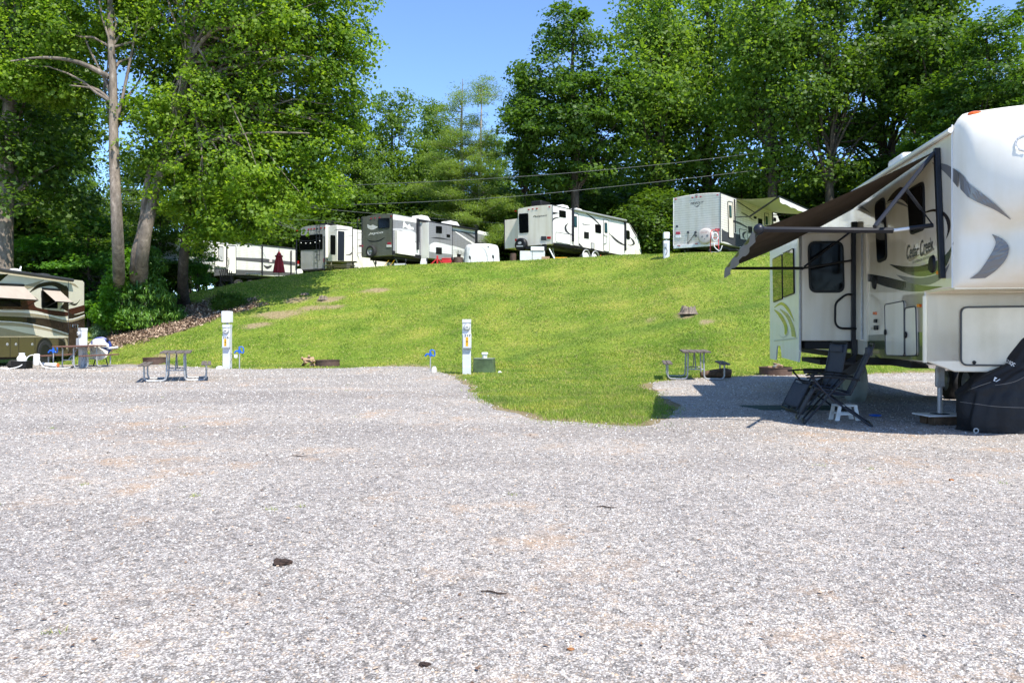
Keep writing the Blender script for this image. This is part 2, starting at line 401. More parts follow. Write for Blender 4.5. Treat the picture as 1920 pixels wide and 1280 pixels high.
fd = ramp(N, L, sm.outputs[0], [(.72, (0, 0, 0)), (1., (.85, .85, .85))])
g = mixc(N, L, fd, g, soil)
g = mixc(N, L, am.outputs['Fac'], g, lit); L.new(g, B.inputs['Base Color'])
bp = NN(N, L, 'ShaderNodeBump', {'Height': n3.outputs[0], 'Strength': .9, 'Distance': .06}); L.new(bp.outputs[0], B.inputs['Normal'])
# gravel
mv, N, L = nodes_mat('gravel'); B = N['Principled BSDF']; B.inputs['Roughness'].default_value = .85; B.inputs['Specular IOR Level'].default_value = .3
tc = N.new('ShaderNodeTexCoord'); O = tc.outputs['Object']
nw = NN(N, L, 'ShaderNodeTexNoise', {'Vector': O, 'Scale': 30., 'Detail': 2.})
wv = NN(N, L, 'ShaderNodeVectorMath', {0: nw.outputs[1], 1: (.02, .02, .02)}, operation='MULTIPLY')
wa = NN(N, L, 'ShaderNodeVectorMath', {0: O, 1: wv.outputs[0]}, operation='ADD')
v1 = NN(N, L, 'ShaderNodeTexVoronoi', {'Vector': wa.outputs[0], 'Scale': 84.})
v2 = NN(N, L, 'ShaderNodeTexVoronoi', {'Vector': wa.outputs[0], 'Scale': 24.})
v3 = NN(N, L, 'ShaderNodeTexVoronoi', {'Vector': wa.outputs[0], 'Scale': 160.})
def sepx(s, i=0): q = NN(N, L, 'ShaderNodeSeparateColor', {0: s}); return q.outputs[i]
st = [(0., (.09, .082, .08)), (.12, (.2, .19, .19)), (.2, (.33, .318, .32)), (.45, (.4, .388, .392)), (.7, (.47, .456, .455)), (.8, (.48, .36, .25)), (.86, (.5, .485, .475)), (.94, (.64, .62, .59)), (1., (.72, .7, .67))]
a1 = ramp(N, L, sepx(v1.outputs['Color']), st)
a3 = ramp(N, L, sepx(v3.outputs['Color'], 1), st)
a2 = ramp(N, L, sepx(v2.outputs['Color'], 2), [(0., (.5, .5, .5)), (.5, (.95, .95, .95)), (1., (1.25, 1.24, 1.2))])
g = mixc(N, L, .45, a1, a3); g = mixc(N, L, .75, g, a2, 'MULTIPLY')
gap = ramp(N, L, v1.outputs['Distance'], [(.36, (1., 1., 1.)), (.62, (.24, .22, .21))]); g = mixc(N, L, .62, g, gap, 'MULTIPLY')
nb = NN(N, L, 'ShaderNodeTexNoise', {'Vector': O, 'Scale': .33, 'Detail': 7., 'Roughness': .62})
nc = NN(N, L, 'ShaderNodeTexNoise', {'Vector': O, 'Scale': 1.6, 'Detail': 6., 'Roughness': .7})
bl = ramp(N, L, nb.outputs[0], [(.3, (.82, .82, .85)), (.5, (1., 1., 1.)), (.7, (1.12, 1.1, 1.08))]); g = mixc(N, L, 1., g, bl, 'MULTIPLY')
tn = NN(N, L, 'ShaderNodeMath', {0: nb.outputs[0], 1: nc.outputs[0]}, operation='MULTIPLY')
ml_ = NN(N, L, 'ShaderNodeMapping', {'Vector': O, 'Scale': (.07, .55, 1.)}); nl_ = NN(N, L, 'ShaderNodeTexNoise', {'Vector': ml_.outputs[0], 'Scale': 1., 'Detail': 5.})
g = mixc(N, L, 1., g, ramp(N, L, nl_.outputs[0], [(.35, (.86, .85, .85)), (.5, (1, 1, 1)), (.65, (1.1, 1.09, 1.07))]), 'MULTIPLY')
tf = ramp(N, L, tn.outputs[0], [(.285, (0, 0, 0)), (.39, (.6, .6, .6))]); g = mixc(N, L, tf, g, (.38, .26, .165)); g = mixc(N, L, 1., g, (1.13, 1.075, .995), 'MULTIPLY')
L.new(g, B.inputs['Base Color'])
inv = NN(N, L, 'ShaderNodeMath', {0: 1., 1: v1.outputs['Distance']}, operation='SUBTRACT')
b1 = NN(N, L, 'ShaderNodeBump', {'Height': inv.outputs[0], 'Strength': .7, 'Distance': .008}); L.new(b1.outputs[0], B.inputs['Normal'])
# ---------------------------------------------------------------- ground sheets
xs = np.concatenate([[-900, -400, -200, -120, -80], np.arange(-60, -36, 1.5), np.arange(-36, 26, .3), np.arange(26, 60, 1.5), [60, 80, 120, 200, 400, 900]])
ys = np.concatenate([[-200, -60, -20, 0, 4, 8], np.arange(9, 46, .25), np.arange(46, 70, 1.), [70, 75, 80, 90, 100, 130, 200, 400, 1500]])
gridmesh('ground', xs, ys, H, mg, {'dirt': dirt, 'mulch': mulch, 'track': track})['kind'] = 'structure'
def gz(x, y): return .012+.004*math.sin(x*.7)*math.sin(y*.5)
from mathutils.geometry import delaunay_2d_cdt
_r = delaunay_2d_cdt([Vector(p) for p in gpoly], [], [list(range(len(gpoly)))], 1, 1e-5)
gm = MB(); gm.add([(v.x, v.y, .012) for v in _r[0]], [tuple(f) for f in _r[2]])
struct('gravel_lot', gm, mv)
# loose stones in the near lot
rs = np.random.RandomState(4)
def stones(n, y0, y1, s0, s1):
    y = y0*(y1/y0)**rs.rand(n); x = (rs.rand(n)*2-1)*(y*.74+.3); k = ingravel(x+rs.normal(0, .12, n), y+rs.normal(0, .16, n)); x, y = x[k], y[k]; n = len(x)
    s = (s0+(s1-s0)*rs.rand(n)**4)*(.75+y*.085)
    o = np.array([[1,0,0],[-.5,.87,0],[-.5,-.87,0],[.3,.2,.75],[-.4,.3,.5],[0,-.5,.55]])
    f = np.array([[0,1,4],[0,4,3],[1,2,4],[2,5,4],[4,5,3],[2,0,5],[0,3,5]])
    a = rs.rand(n)*6.28; ca, sa = np.cos(a), np.sin(a); j = rs.uniform(.65, 1.25, (n, 6, 3)); P = o[None]*j
    X = P[:,:,0]*ca[:,None]-P[:,:,1]*sa[:,None]; Y = (P[:,:,0]*sa[:,None]+P[:,:,1]*ca[:,None])
    v = np.stack([x[:,None]+X*s[:,None], y[:,None]+Y*s[:,None], .010+P[:,:,2]*s[:,None]], -1).reshape(-1, 3)
    q = (f[None]+(np.arange(n)*6)[:,None,None]).reshape(-1, 3); return v, q
ms, N, L = nodes_mat('loose_stone'); B = N['Principled BSDF']; B.inputs['Roughness'].default_value = .8
ge = N.new('ShaderNodeNewGeometry')
c = ramp(N, L, ge.outputs['Random Per Island'], [(0., (.06, .055, .05)), (.1, (.15, .14, .13)), (.2, (.33, .315, .3)), (.5, (.41, .393, .375)), (.76, (.48, .46, .435)), (.82, (.44, .31, .2)), (.88, (.5, .475, .445)), (1., (.62, .6, .555))])
L.new(c, B.inputs['Base Color'])
V, Q = stones(190000, 2.6, 27, .0028, .0125)
o = npmesh('loose_gravel', V, Q, ms); tag(o, 'loose pale grey crushed stones covering the gravel lot', 'gravel', kind='stuff')
# grass blades
mb_, N, L = nodes_mat('grass_blade'); B = N['Principled BSDF']; B.inputs['Roughness'].default_value = .6; B.inputs['Specular IOR Level'].default_value = .2
ge = N.new('ShaderNodeNewGeometry'); tc = N.new('ShaderNodeTexCoord')
n1 = NN(N, L, 'ShaderNodeTexNoise', {'Vector': tc.outputs['Object'], 'Scale': .6, 'Detail': 5.})
c = ramp(N, L, ge.outputs['Random Per Island'], [(0., (.16, .27, .03)), (.5, (.27, .4, .05)), (.82, (.45, .5, .09)), (1., (.56, .46, .22))])
c = mixc(N, L, 1., c, ramp(N, L, n1.outputs[0], [(.32, (.6, .72, .62)), (.5, (1, 1, 1)), (.66, (1.3, 1.12, 1.1)) ]), 'MULTIPLY')
ta = NN(N, L, 'ShaderNodeAttribute', attribute_name='track'); c = mixc(N, L, ta.outputs['Fac'], c, (.13, .23, .035))
np_ = NN(N, L, 'ShaderNodeTexNoise', {'Vector': tc.outputs['Object'], 'Scale': 2.3, 'Detail': 6., 'Roughness': .7}); c = mixc(N, L, ramp(N, L, np_.outputs[0], [(.52, (0, 0, 0)), (.66, (.55, .55, .55))]), c, (.42, .36, .16))
L.new(c, B.inputs['Base Color'])
tr = N.new('ShaderNodeBsdfTranslucent'); L.new(c, tr.inputs[0]); mx = N.new('ShaderNodeMixShader'); mx.inputs[0].default_value = .4
L.new(B.outputs[0], mx.inputs[1]); L.new(tr.outputs[0], mx.inputs[2]); L.new(mx.outputs[0], N['Material Output'].inputs[0])
def blades(n, y0, y1, a0, a1, h0, h1, w):
    y = y0+(y1-y0)*rs.rand(n); x = (a0+(a1-a0)*rs.rand(n))*y
    k = ~ingravel(x+rs.normal(0, .1, n), y+rs.normal(0, .24, n))
    cy = np.interp(x/y, AF, CYf); k &= y < cy+1.5
    d = dirt(x, y); m_ = mulch(x, y); k &= rs.rand(n) > np.maximum(d*1.3, m_*1.1); x, y = x[k], y[k]; n = len(x); z = H(x, y)
    h = (h0+(h1-h0)*rs.rand(n)**1.7)*(.6+.8*vnoise(x, y, 1.3, 2)); a = rs.rand(n)*6.28; l = rs.normal(0, .5, (n, 2))*h[:,None]
    dx, dy = np.cos(a)*w*(1+y/30), np.sin(a)*w*(1+y/30)
    v = np.stack([np.stack([x-dx, y-dy, z-.005], -1), np.stack([x+dx, y+dy, z-.005], -1), np.stack([x+l[:,0], y+l[:,1], z+h], -1)], 1).reshape(-1, 3)
    return v
wx_, wy_ = rs.uniform(-9, 9, 34), 3.2*(22/3.2)**rs.rand(34); kk = ingravel(wx_, wy_); wx_, wy_ = np.repeat(wx_[kk], 14), np.repeat(wy_[kk], 14)
wx_ = wx_+rs.normal(0, .025, len(wx_)); wy_ = wy_+rs.normal(0, .025, len(wx_)); hh_ = rs.uniform(.012, .035, len(wx_)); aa_ = rs.rand(len(wx_))*6.28; l1_ = rs.normal(0, .02, (len(wx_), 2))
wv_ = np.stack([np.stack([wx_-np.cos(aa_)*.003, wy_-np.sin(aa_)*.003, wx_*0+.01], -1), np.stack([wx_+np.cos(aa_)*.003, wy_+np.sin(aa_)*.003, wx_*0+.01], -1), np.stack([wx_+l1_[:,0], wy_+l1_[:,1], .012+hh_], -1)], 1).reshape(-1, 3)
V = np.concatenate([blades(150000, 10, 17, -.06, .26, .02, .07, .005), blades(190000, 16, 27, -.3, .72, .02, .06, .008), blades(330000, 25, 42.5, -.62, .72, .02, .055, .012)])
o = npmesh('lawn_grass', V, np.arange(len(V)).reshape(-1, 3), mb_); _at = o.data.attributes.new('track', 'FLOAT', 'POINT'); _at.data.foreach_set('value', track(V[:,0], V[:,1]).astype(np.float32)); tag(o, 'short mown green grass covering the sloping lawn', 'grass', kind='stuff')
o = npmesh('weed_sprouts', wv_, np.arange(len(wv_)).reshape(-1, 3), mb_); tag(o, 'tiny green weeds sprouting here and there from the gravel', 'weeds', kind='stuff')
# fallen leaves in the mulch bed
mlf = mat('dead_leaf', (.34, .22, .14), .8); N = mlf.node_tree.nodes; L = mlf.node_tree.links
ge = N.new('ShaderNodeNewGeometry'); L.new(ramp(N, L, ge.outputs['Random Per Island'], [(0., (.09, .05, .03)), (.5, (.3, .2, .13)), (1., (.58, .45, .33))]), N['Principled BSDF'].inputs['Base Color'])
x = rs.uniform(MP[:,0].min()-1, MP[:,0].max()+1, 26000); y = rs.uniform(MP[:,1].min()-1, MP[:,1].max()+1, 26000)
k = mulch(x, y) > rs.rand(len(x))*.9; x, y = x[k], y[k]
n_ = len(x); z = H(x, y)+rs.rand(n_)*.04; a = rs.rand(n_)*6.28; s = rs.uniform(.03, .08, n_); dz = rs.normal(0, .5, (n_, 4))*s[:,None]
o4 = np.array([[1,0],[0,.55],[-1,0],[0,-.55]]); X = o4[None,:,0]*np.cos(a)[:,None]-o4[None,:,1]*np.sin(a)[:,None]; Y = o4[None,:,0]*np.sin(a)[:,None]+o4[None,:,1]*np.cos(a)[:,None]
v = np.stack([x[:,None]+X*s[:,None], y[:,None]+Y*s[:,None], z[:,None]+.02+dz], -1).reshape(-1, 3)
o = npmesh('leaf_litter', v, np.arange(len(v)).reshape(-1, 4), mlf); tag(o, 'brown dead leaf litter on the slope below the big bush', 'leaf litter', kind='stuff')
n_ = 420; y = 2.9*(24/2.9)**rs.rand(n_); x = (rs.rand(n_)*2-1)*y*.7; k = ingravel(x, y); x, y = x[k], y[k]; n_ = len(x); s = rs.uniform(.006, .016, n_)*(1+y*.07); a = rs.rand(n_)*6.28
X = o4[None,:,0]*np.cos(a)[:,None]-o4[None,:,1]*np.sin(a)[:,None]; Y = o4[None,:,0]*np.sin(a)[:,None]+o4[None,:,1]*np.cos(a)[:,None]
v = np.stack([x[:,None]+X*s[:,None], y[:,None]+Y*s[:,None], .017+rs.rand(n_,4)*s[:,None]*.5], -1).reshape(-1, 3)
o = npmesh('leaf_bits', v, np.arange(len(v)).reshape(-1, 4), mlf); tag(o, 'tiny brown leaf bits scattered thinly over the gravel', 'leaf litter', kind='stuff')
# ---------------------------------------------------------------- foliage
def bark(name, c1, c2, c3, s=6):
    m, N, L = nodes_mat(name); B = N['Principled BSDF']; B.inputs['Roughness'].default_value = .9; B.inputs['Specular IOR Level'].default_value = .2
    tc = N.new('ShaderNodeTexCoord'); mp = NN(N, L, 'ShaderNodeMapping', {'Vector': tc.outputs['Object'], 'Scale': (1, 1, .35)})
    n = NN(N, L, 'ShaderNodeTexNoise', {'Vector': mp.outputs[0], 'Scale': s*1., 'Detail': 9., 'Roughness': .75})
    n2 = NN(N, L, 'ShaderNodeTexNoise', {'Vector': mp.outputs[0], 'Scale': 1.6, 'Detail': 3.})
    c = ramp(N, L, n.outputs[0], [(.3, c1), (.55, c2), (.75, c3)])
    c = mixc(N, L, 1., c, ramp(N, L, n2.outputs[0], [(.35, (.6, .6, .6)), (.65, (1.2, 1.15, 1.1))]), 'MULTIPLY')
    L.new(c, B.inputs['Base Color']); bp = NN(N, L, 'ShaderNodeBump', {'Height': n.outputs[0], 'Strength': .8, 'Distance': .05}); L.new(bp.outputs[0], B.inputs['Normal']); return m
bk_syc = bark('sycamore_bark', (.09, .075, .06), (.24, .2, .165), (.42, .38, .33))
bk_dark = bark('dark_bark', (.03, .026, .022), (.09, .075, .062), (.2, .175, .15), 9)
bk_pale = bark('pale_bark', (.15, .13, .11), (.4, .37, .34), (.6, .57, .53), 9)
lf_syc = leafmat('sycamore_leaf', (.055, .125, .012), (.26, .37, .04), .52)
lf_map = leafmat('maple_leaf', (.026, .07, .01), (.11, .195, .025), .42)
lf_pop = leafmat('poplar_leaf', (.05, .115, .015), (.2, .3, .045), .5)
lf_drk = leafmat('forest_leaf', (.03, .07, .01), (.12, .2, .025), .45)
lf_far = leafmat('far_leaf', (.045, .1, .012), (.16, .25, .034), .45)
lf_nee = leafmat('needle', (.09, .15, .03), (.24, .33, .07), .45)
lf_shr = leafmat('shrub_leaf', (.03, .1, .014), (.17, .32, .045), .3, .35)
lf_yel = leafmat('bright_shrub_leaf', (.05, .14, .01), (.17, .34, .03), .45)
lf_sil = leafmat('silver_leaf', (.12, .2, .1), (.3, .42, .28), .3)
lf_mid = leafmat('dogwood_leaf', (.035, .11, .012), (.11, .24, .03), .45)
def leafverts(rng, C, S, up=.65, asp=.75, droop=0, out=None):
    n = len(C); nr = rng.normal(0, 1, (n, 3)); nr /= np.linalg.norm(nr, axis=1)[:, None]
    nr = nr*.75+np.array([0, 0, up])
    if out is not None: nr = nr+out*.45
    nr /= np.linalg.norm(nr, axis=1)[:, None]+1e-9
    t = rng.normal(0, 1, (n, 3)); t[:, 2] -= droop; t -= nr*(t*nr).sum(1)[:, None]; t /= np.linalg.norm(t, axis=1)[:, None]+1e-9
    if droop: t = t*.6+np.array([0, 0, -.5*droop]); t /= np.linalg.norm(t, axis=1)[:, None]
    b = np.cross(nr, t); S = S[:, None]
    v = np.stack([C-t*S*.5, C+b*S*.5*asp-t*S*.08+nr*S*.13, C+t*S*.5, C-b*S*.5*asp-t*S*.08+nr*S*.13], 1).reshape(-1, 3)
    return v
def blobclusters(rng, blobs, n, shell=.45):
    w_ = np.array([(b[3]*b[4]*b[5])**.7 for b in blobs]); w_ /= w_.sum(); ids = rng.choice(len(blobs), n, p=w_)
    B_ = np.array(blobs)[ids]; d = rng.normal(0, 1, (n, 3)); d /= np.linalg.norm(d, axis=1)[:, None]
    r = rng.rand(n)**shell; off = d*r[:, None]*B_[:, 3:6]; return B_[:, :3]+off, d
def crownmesh(name, rng, blobs, ncl, nleaf, clr, leaf, m, parent, flat=.5, up=.65, shell=.4, asp=.75, droop=0):
    C, d = blobclusters(rng, blobs, ncl, shell); k = np.repeat(np.arange(ncl), nleaf)
    cs = rng.uniform(.5, 1.35, ncl)[k][:, None]; off = rng.normal(0, 1, (len(k), 3)); off *= np.minimum(1, 1.7/np.linalg.norm(off, axis=1))[:, None]
    P = C[k]+off*clr*cs*np.array([1, 1, flat]); P[:, 2] += off[:, 2]*0-.12*clr*(off[:, 0]**2+off[:, 1]**2)
    S = leaf*(.45+1.1*rng.rand(len(k))**1.3); v = leafverts(rng, P, S, up, asp, droop, d[k])
    o = npmesh(name, v, np.arange(len(v)).reshape(-1, 4), m, parent); return o, C
def limb(mb, rng, a, b, r0, r1, n=6, sag=.12, sides=6):
    a = Vector(a); b = Vector(b); l = (b-a).length; pts = []; rr = []
    for i in range(n+1):
        t = i/n; p = a.lerp(b, t); p.z += math.sin(t*math.pi)*l*sag; p += Vector(rng.normal(0, l*.018, 3)) if 0 < i < n else Vector()
        pts.append(p); rr.append(r0*(1-t)+r1*t)
    mb.tube(pts, rr, sides, False)
def trunkmesh(rng, path, r0, r1, C, nl, mb=None, frac=.3, lr=.25, sides=10):
    mb = mb or MB(); P = spline(path, 14); n = len(P); rr = [r0*(1-(i/(n-1)))**.8+r1 for i in range(n)]; rr[0] *= 1.35; rr[1] *= 1.08
    mb.tube(P, rr, sides, False)
    if len(C):
        idx = rng.choice(len(C), min(nl, len(C)), replace=False)
        for i in idx:
            c = C[i]; zt = c[2]-abs(c[2]-P[0][2])*.22-.35*math.hypot(c[0]-P[n//2][0], c[1]-P[n//2][1])
            j = min(range(n), key=lambda q: abs(P[q][2]-zt)); j = min(n-1, max(j+rng.randint(-3, 3), int(n*frac)+rng.randint(0, 4)))
            limb(mb, rng, P[j], c, rr[j]*lr+.02, .012, sag=rng.uniform(-.02, .12))
    return mb
def tree_proto(kind, seed):
    rng = np.random.RandomState(seed); root = thing('deciduous_tree', 'x', 'tree')
    h = 20.
    if kind == 'maple':
        bl = [(0,0,h*.86,2.4,2.4,2.4),(-1.5,.5,h*.7,3.2,3,2.6),(1.9,-.5,h*.66,3.2,3,2.5),(-2.6,0,h*.5,3.2,3,2.3),(2.3,.6,h*.47,3.3,3,2.2),(0,-1.6,h*.55,3,2.6,3),(0,1,h*.36,3.6,3.4,1.9)]
        o, C = crownmesh('crown', rng, bl, 430, 85, .6, .25, lf_map, root, .4, .8)
        mb = trunkmesh(rng, [(0,0,-.6),(.2,.1,6),(-.1,0,12),(0,0,18)], .36, .03, C, 46); bk = bk_dark
    elif kind == 'poplar':
        bl = [(0,0,h*.9,1.9,1.9,2.3),(-1.2,.3,h*.76,2.6,2.4,2.8),(1.5,-.4,h*.72,2.5,2.4,2.8),(-2.1,0,h*.56,2.6,2.6,2.6),(2.2,.5,h*.52,2.6,2.6,2.6),(0,-.8,h*.6,2.2,2.2,3),(.3,.5,h*.36,2.8,2.6,2.4)]
        o, C = crownmesh('crown', rng, bl, 420, 62, .62, .22, lf_pop, root, .8, .35, .5)
        mb = trunkmesh(rng, [(0,0,-.6),(.3,.1,6),(.1,0,12),(.3,0,18.5)], .34, .03, C, 60, lr=.3); bk = bk_dark
    elif kind == 'open':
        bl = [(0,0,h*.9,2.2,2.2,2.0),(-2,.3,h*.76,2.4,2.4,1.7),(2.1,-.4,h*.7,2.6,2.4,1.8),(-2.4,0,h*.55,2.4,2.6,1.5),(2.6,.5,h*.5,2.2,2.4,1.5),(0,-.8,h*.64,2.2,2.2,2),(.3,.5,h*.33,2.5,2.4,1.3)]
        o, C = crownmesh('crown', rng, bl, 330, 68, .6, .24, lf_drk, root, .6, .5, .6)
        mb = trunkmesh(rng, [(0,0,-.6),(-.2,.1,6),(.2,0,12),(.1,0,19)], .33, .03, C, 60, lr=.32); bk = bk_dark
        limb(mb, rng, (.0,0,8), (1.7,.2,15), .17, .05, sag=-.05)
    elif kind == 'bushy':
        bl = [(0,0,h*.8,3.2,3.2,3.2),(-2.4,0,h*.55,3.6,3.4,3.6),(2.6,.4,h*.55,3.5,3.4,3.6),(0,-1.8,h*.45,3.6,3,3.6),(-1.5,0,h*.25,4,3.6,3),(2,0,h*.22,4,3.6,3)]
        o, C = crownmesh('crown', rng, bl, 480, 80, .72, .27, lf_far, root, .5, .6)
        mb = trunkmesh(rng, [(0,0,-.6),(.1,.1,6),(0,0,12),(0,0,17)], .35, .04, C, 20); bk = bk_dark
    elif kind == 'understory':
        h = 8.
        bl = [(0,0,6,2,2,1.5),(-1.6,0,4.4,2.2,2,1.5),(1.7,.3,4.2,2.2,2,1.5),(0,-1,3,2.4,2,1.6),(-1.5,0,1.6,2.2,2,1.5),(1.5,0,1.5,2.2,2,1.4)]
        o, C = crownmesh('crown', rng, bl, 210, 100, .62, .22, lf_drk, root, .45, .75)
        mb = trunkmesh(rng, [(0,0,-.4),(.1,.1,2),(0,0,4.5),(0,0,6.8)], .12, .02, C, 22); bk = bk_dark
    elif kind == 'dogwood':
        h = 8.
        bl = [(0,0,7,1.6,1.6,.8),(-1.6,0,5.5,1.8,1.6,.6),(1.7,.3,5.2,1.8,1.7,.6),(0,-1.2,4.2,2.2,1.5,.6),(-1.8,0,3,2,1.7,.6),(1.9,0,2.6,2,1.7,.6),(0,-.8,1.6,2.4,1.6,.7)]
        o, C = crownmesh('crown', rng, bl, 170, 95, .62, .19, lf_mid, root, .22, 1.1)
        mb = trunkmesh(rng, [(0,0,-.4),(.1,.1,2),(0,0,4.5),(0,0,6.8)], .1, .02, C, 26); bk = bk_dark
    root['_h'] = h; obj('trunk', mb, bk, root, smooth=True); return root
PROTO = {k: [tree_proto(k, 11+i)] for i, k in enumerate(['maple', 'poplar', 'open', 'bushy', 'understory', 'dogwood'])}
USED = set()
def plant(kind, px, Y, top, ws, label, rz=None, group=None, lean=0, cat='tree', crown_m=None):
    p = PROTO[kind][0]
    r = p if kind not in USED else dup(p); USED.add(kind)
    b = on(px, Y); zt = CH+(HY-top)/F*Y; s = (zt-b.z)/p['_h']
    r.location = b; r.scale = (s*ws, s*ws, s); r.rotation_euler = (0, R(lean), rz if rz is not None else rnd.uniform(0, 6.28))
    r['label'] = label; r['category'] = cat
    if group: r['group'] = group
    elif 'group' in r.keys(): del r['group']
    for c_ in children_of(r):
        if crown_m and c_.name.startswith('crown'):
            c_.material_slots[0].link = 'OBJECT'; c_.material_slots[0].material = crown_m
    return r
# ---------------------------------------------------------------- trees: front row of the wood behind the trailers
FW = 'tall trees behind the trailers'
plant('maple', 1075, 53, -6, 1.0, 'tall dense dark green tree just right of the open sky, above the white trailer', rz=.4)
plant('poplar', 1235, 57, -60, 1.15, 'tall light green feathery tree right of the dense dark one beside the sky', rz=1.)
plant('poplar', 1335, 60, -70, 1.1, 'light green leafy tree rising over the cream siding trailer', rz=3.)
plant('poplar', 1440, 52, -70, 1.05, 'bright green slender tree over the open awning of the cream siding trailer', rz=5.2)
plant('open', 1562, 50, -50, 1.05, 'dark leaved tree with its bare trunk against a sky gap above the brown awning', rz=.3)
plant('open', 1655, 54, -70, 1.15, 'tall dark tree with thin see-through crown right of the bare trunk above the brown awning', rz=2.)
plant('open', 1748, 50, -60, 1.15, 'dark tree standing above the roof edge of the big white fifth wheel', rz=4.)
plant('maple', 1850, 42, 15, 1.1, 'dense green tree at the right edge above the big white fifth wheel', rz=2.2)
plant('maple', 1990, 46, -40, 1.2, 'dense tree cut by the right edge of the picture', rz=1.2)
plant('open', 985, 55, 118, .62, 'thin young light green tree left of the tall dense dark tree', rz=1.2, crown_m=lf_pop)
plant('bushy', 735, 64, 150, .82, 'rounded blue green tree with its top against the sky right of the sycamore', rz=.2)
plant('bushy', 812, 70, 168, .75, 'rounded tree behind the feathery pine, left of its bare tops', rz=1.9)
plant('bushy', 668, 60, 205, .8, 'green tree behind the right side of the sycamore crown', rz=3.)
plant('bushy', 1130, 68, 290, .9, 'mid green tree in the second row behind the white trailer with a black roof box', rz=3.7, crown_m=lf_drk)
plant('bushy', 930, 70, 235, .7, 'low pale green tree between the feathery pine and the thin young tree', rz=4.4, crown_m=lf_pop)
plant('bushy', 1660, 72, 230, .8, 'tree in the second row behind the brown awning', rz=.9, crown_m=lf_drk)
plant('bushy', 1800, 66, 90, .85, 'tree in the second row behind the roof of the big white fifth wheel', rz=2.6, crown_m=lf_drk)
# left side, behind the sycamores
plant('open', 95, 50, -10, 1.05, 'dark see-through tree between the thick old trunk and the pale straight sycamore', rz=2.2)
plant('open', -10, 44, -90, 1.1, 'very dark tall tree at the left edge behind the thick old trunk', rz=1.)
plant('bushy', 150, 66, 245, .7, 'small sunlit pale tree far behind, left of the pale sycamore trunk', rz=3., crown_m=lf_pop)
plant('bushy', 60, 50, 230, .9, 'dark bushy tree behind the brown motorhome', rz=.6, crown_m=lf_drk)
plant('open', 350, 50, 60, .9, 'dark tree behind the twin leaning sycamore trunks', rz=2.7)
plant('bushy', 430, 60, 190, .9, 'dark bushy tree behind the white trailer with a dark stripe', rz=3.5, crown_m=lf_drk)
plant('bushy', 570, 63, 215, .85, 'dark bushy tree behind the grey fifth wheel with a rear ladder', rz=5.1, crown_m=lf_drk)
plant('bushy', 250, 60, 270, .9, 'dark bushy tree behind the big shrub', rz=4.6, crown_m=lf_drk)
plant('open', 470, 60, 30, .9, 'dark limbed tree standing in the shade above the red umbrella', rz=1.8)
plant('dogwood', 165, 39, 392, 1.15, 'small tree with flat layered bright leaves behind the brown motorhome', rz=.4)
plant('dogwood', 372, 41, 425, .8, 'small tree with drooping layered leaves in front of the white trailer with a dark stripe', rz=2.)
plant('dogwood', 300, 44, 380, 1.1, 'small layered tree between the twin leaning trunks and the dark slim trunk', rz=2.9, crown_m=lf_drk)
UG = 'understory trees along the edge of the wood'
for i, (px, Y, t) in enumerate([(40,46,330),(120,52,350),(210,54,380),(480,56,370),(545,58,372),(600,60,350),(660,58,352),(720,58,330),(790,60,345),(960,58,330),(1030,60,350),(1100,58,345),(1160,60,360),(1215,56,350),(1250,54,340),(1320,60,330),(1390,56,325),(1450,58,330),(1520,54,335),(1590,56,345),(1640,50,330),(1700,52,320),(1780,50,310),(1860,48,300),(90,40,430),(250,46,430),(640,66,300),(1060,66,300),(1180,68,300),(1410,66,290),(1560,66,300)]):
    plant('understory', px, Y, t, 1.35, 'low dark leafy tree in the undergrowth at the edge of the wood', group=UG)
# far wood closing the view between the trunks
rng = np.random.RandomState(77)
bl = [(x, 92+rng.uniform(-5, 5), rng.uniform(5, 9.5)+(2 if x < -15 else 0), 6, 4, 7+rng.uniform(-1, 2)) for x in np.arange(-85, 85, 5.5)]
fo, _ = crownmesh('far_wood', rng, bl, 900, 70, 1.7, .6, lf_far, None, .6, .6, .4)
tag(fo, 'distant wood seen as one dark mass between the trunks', 'wood', kind='stuff')
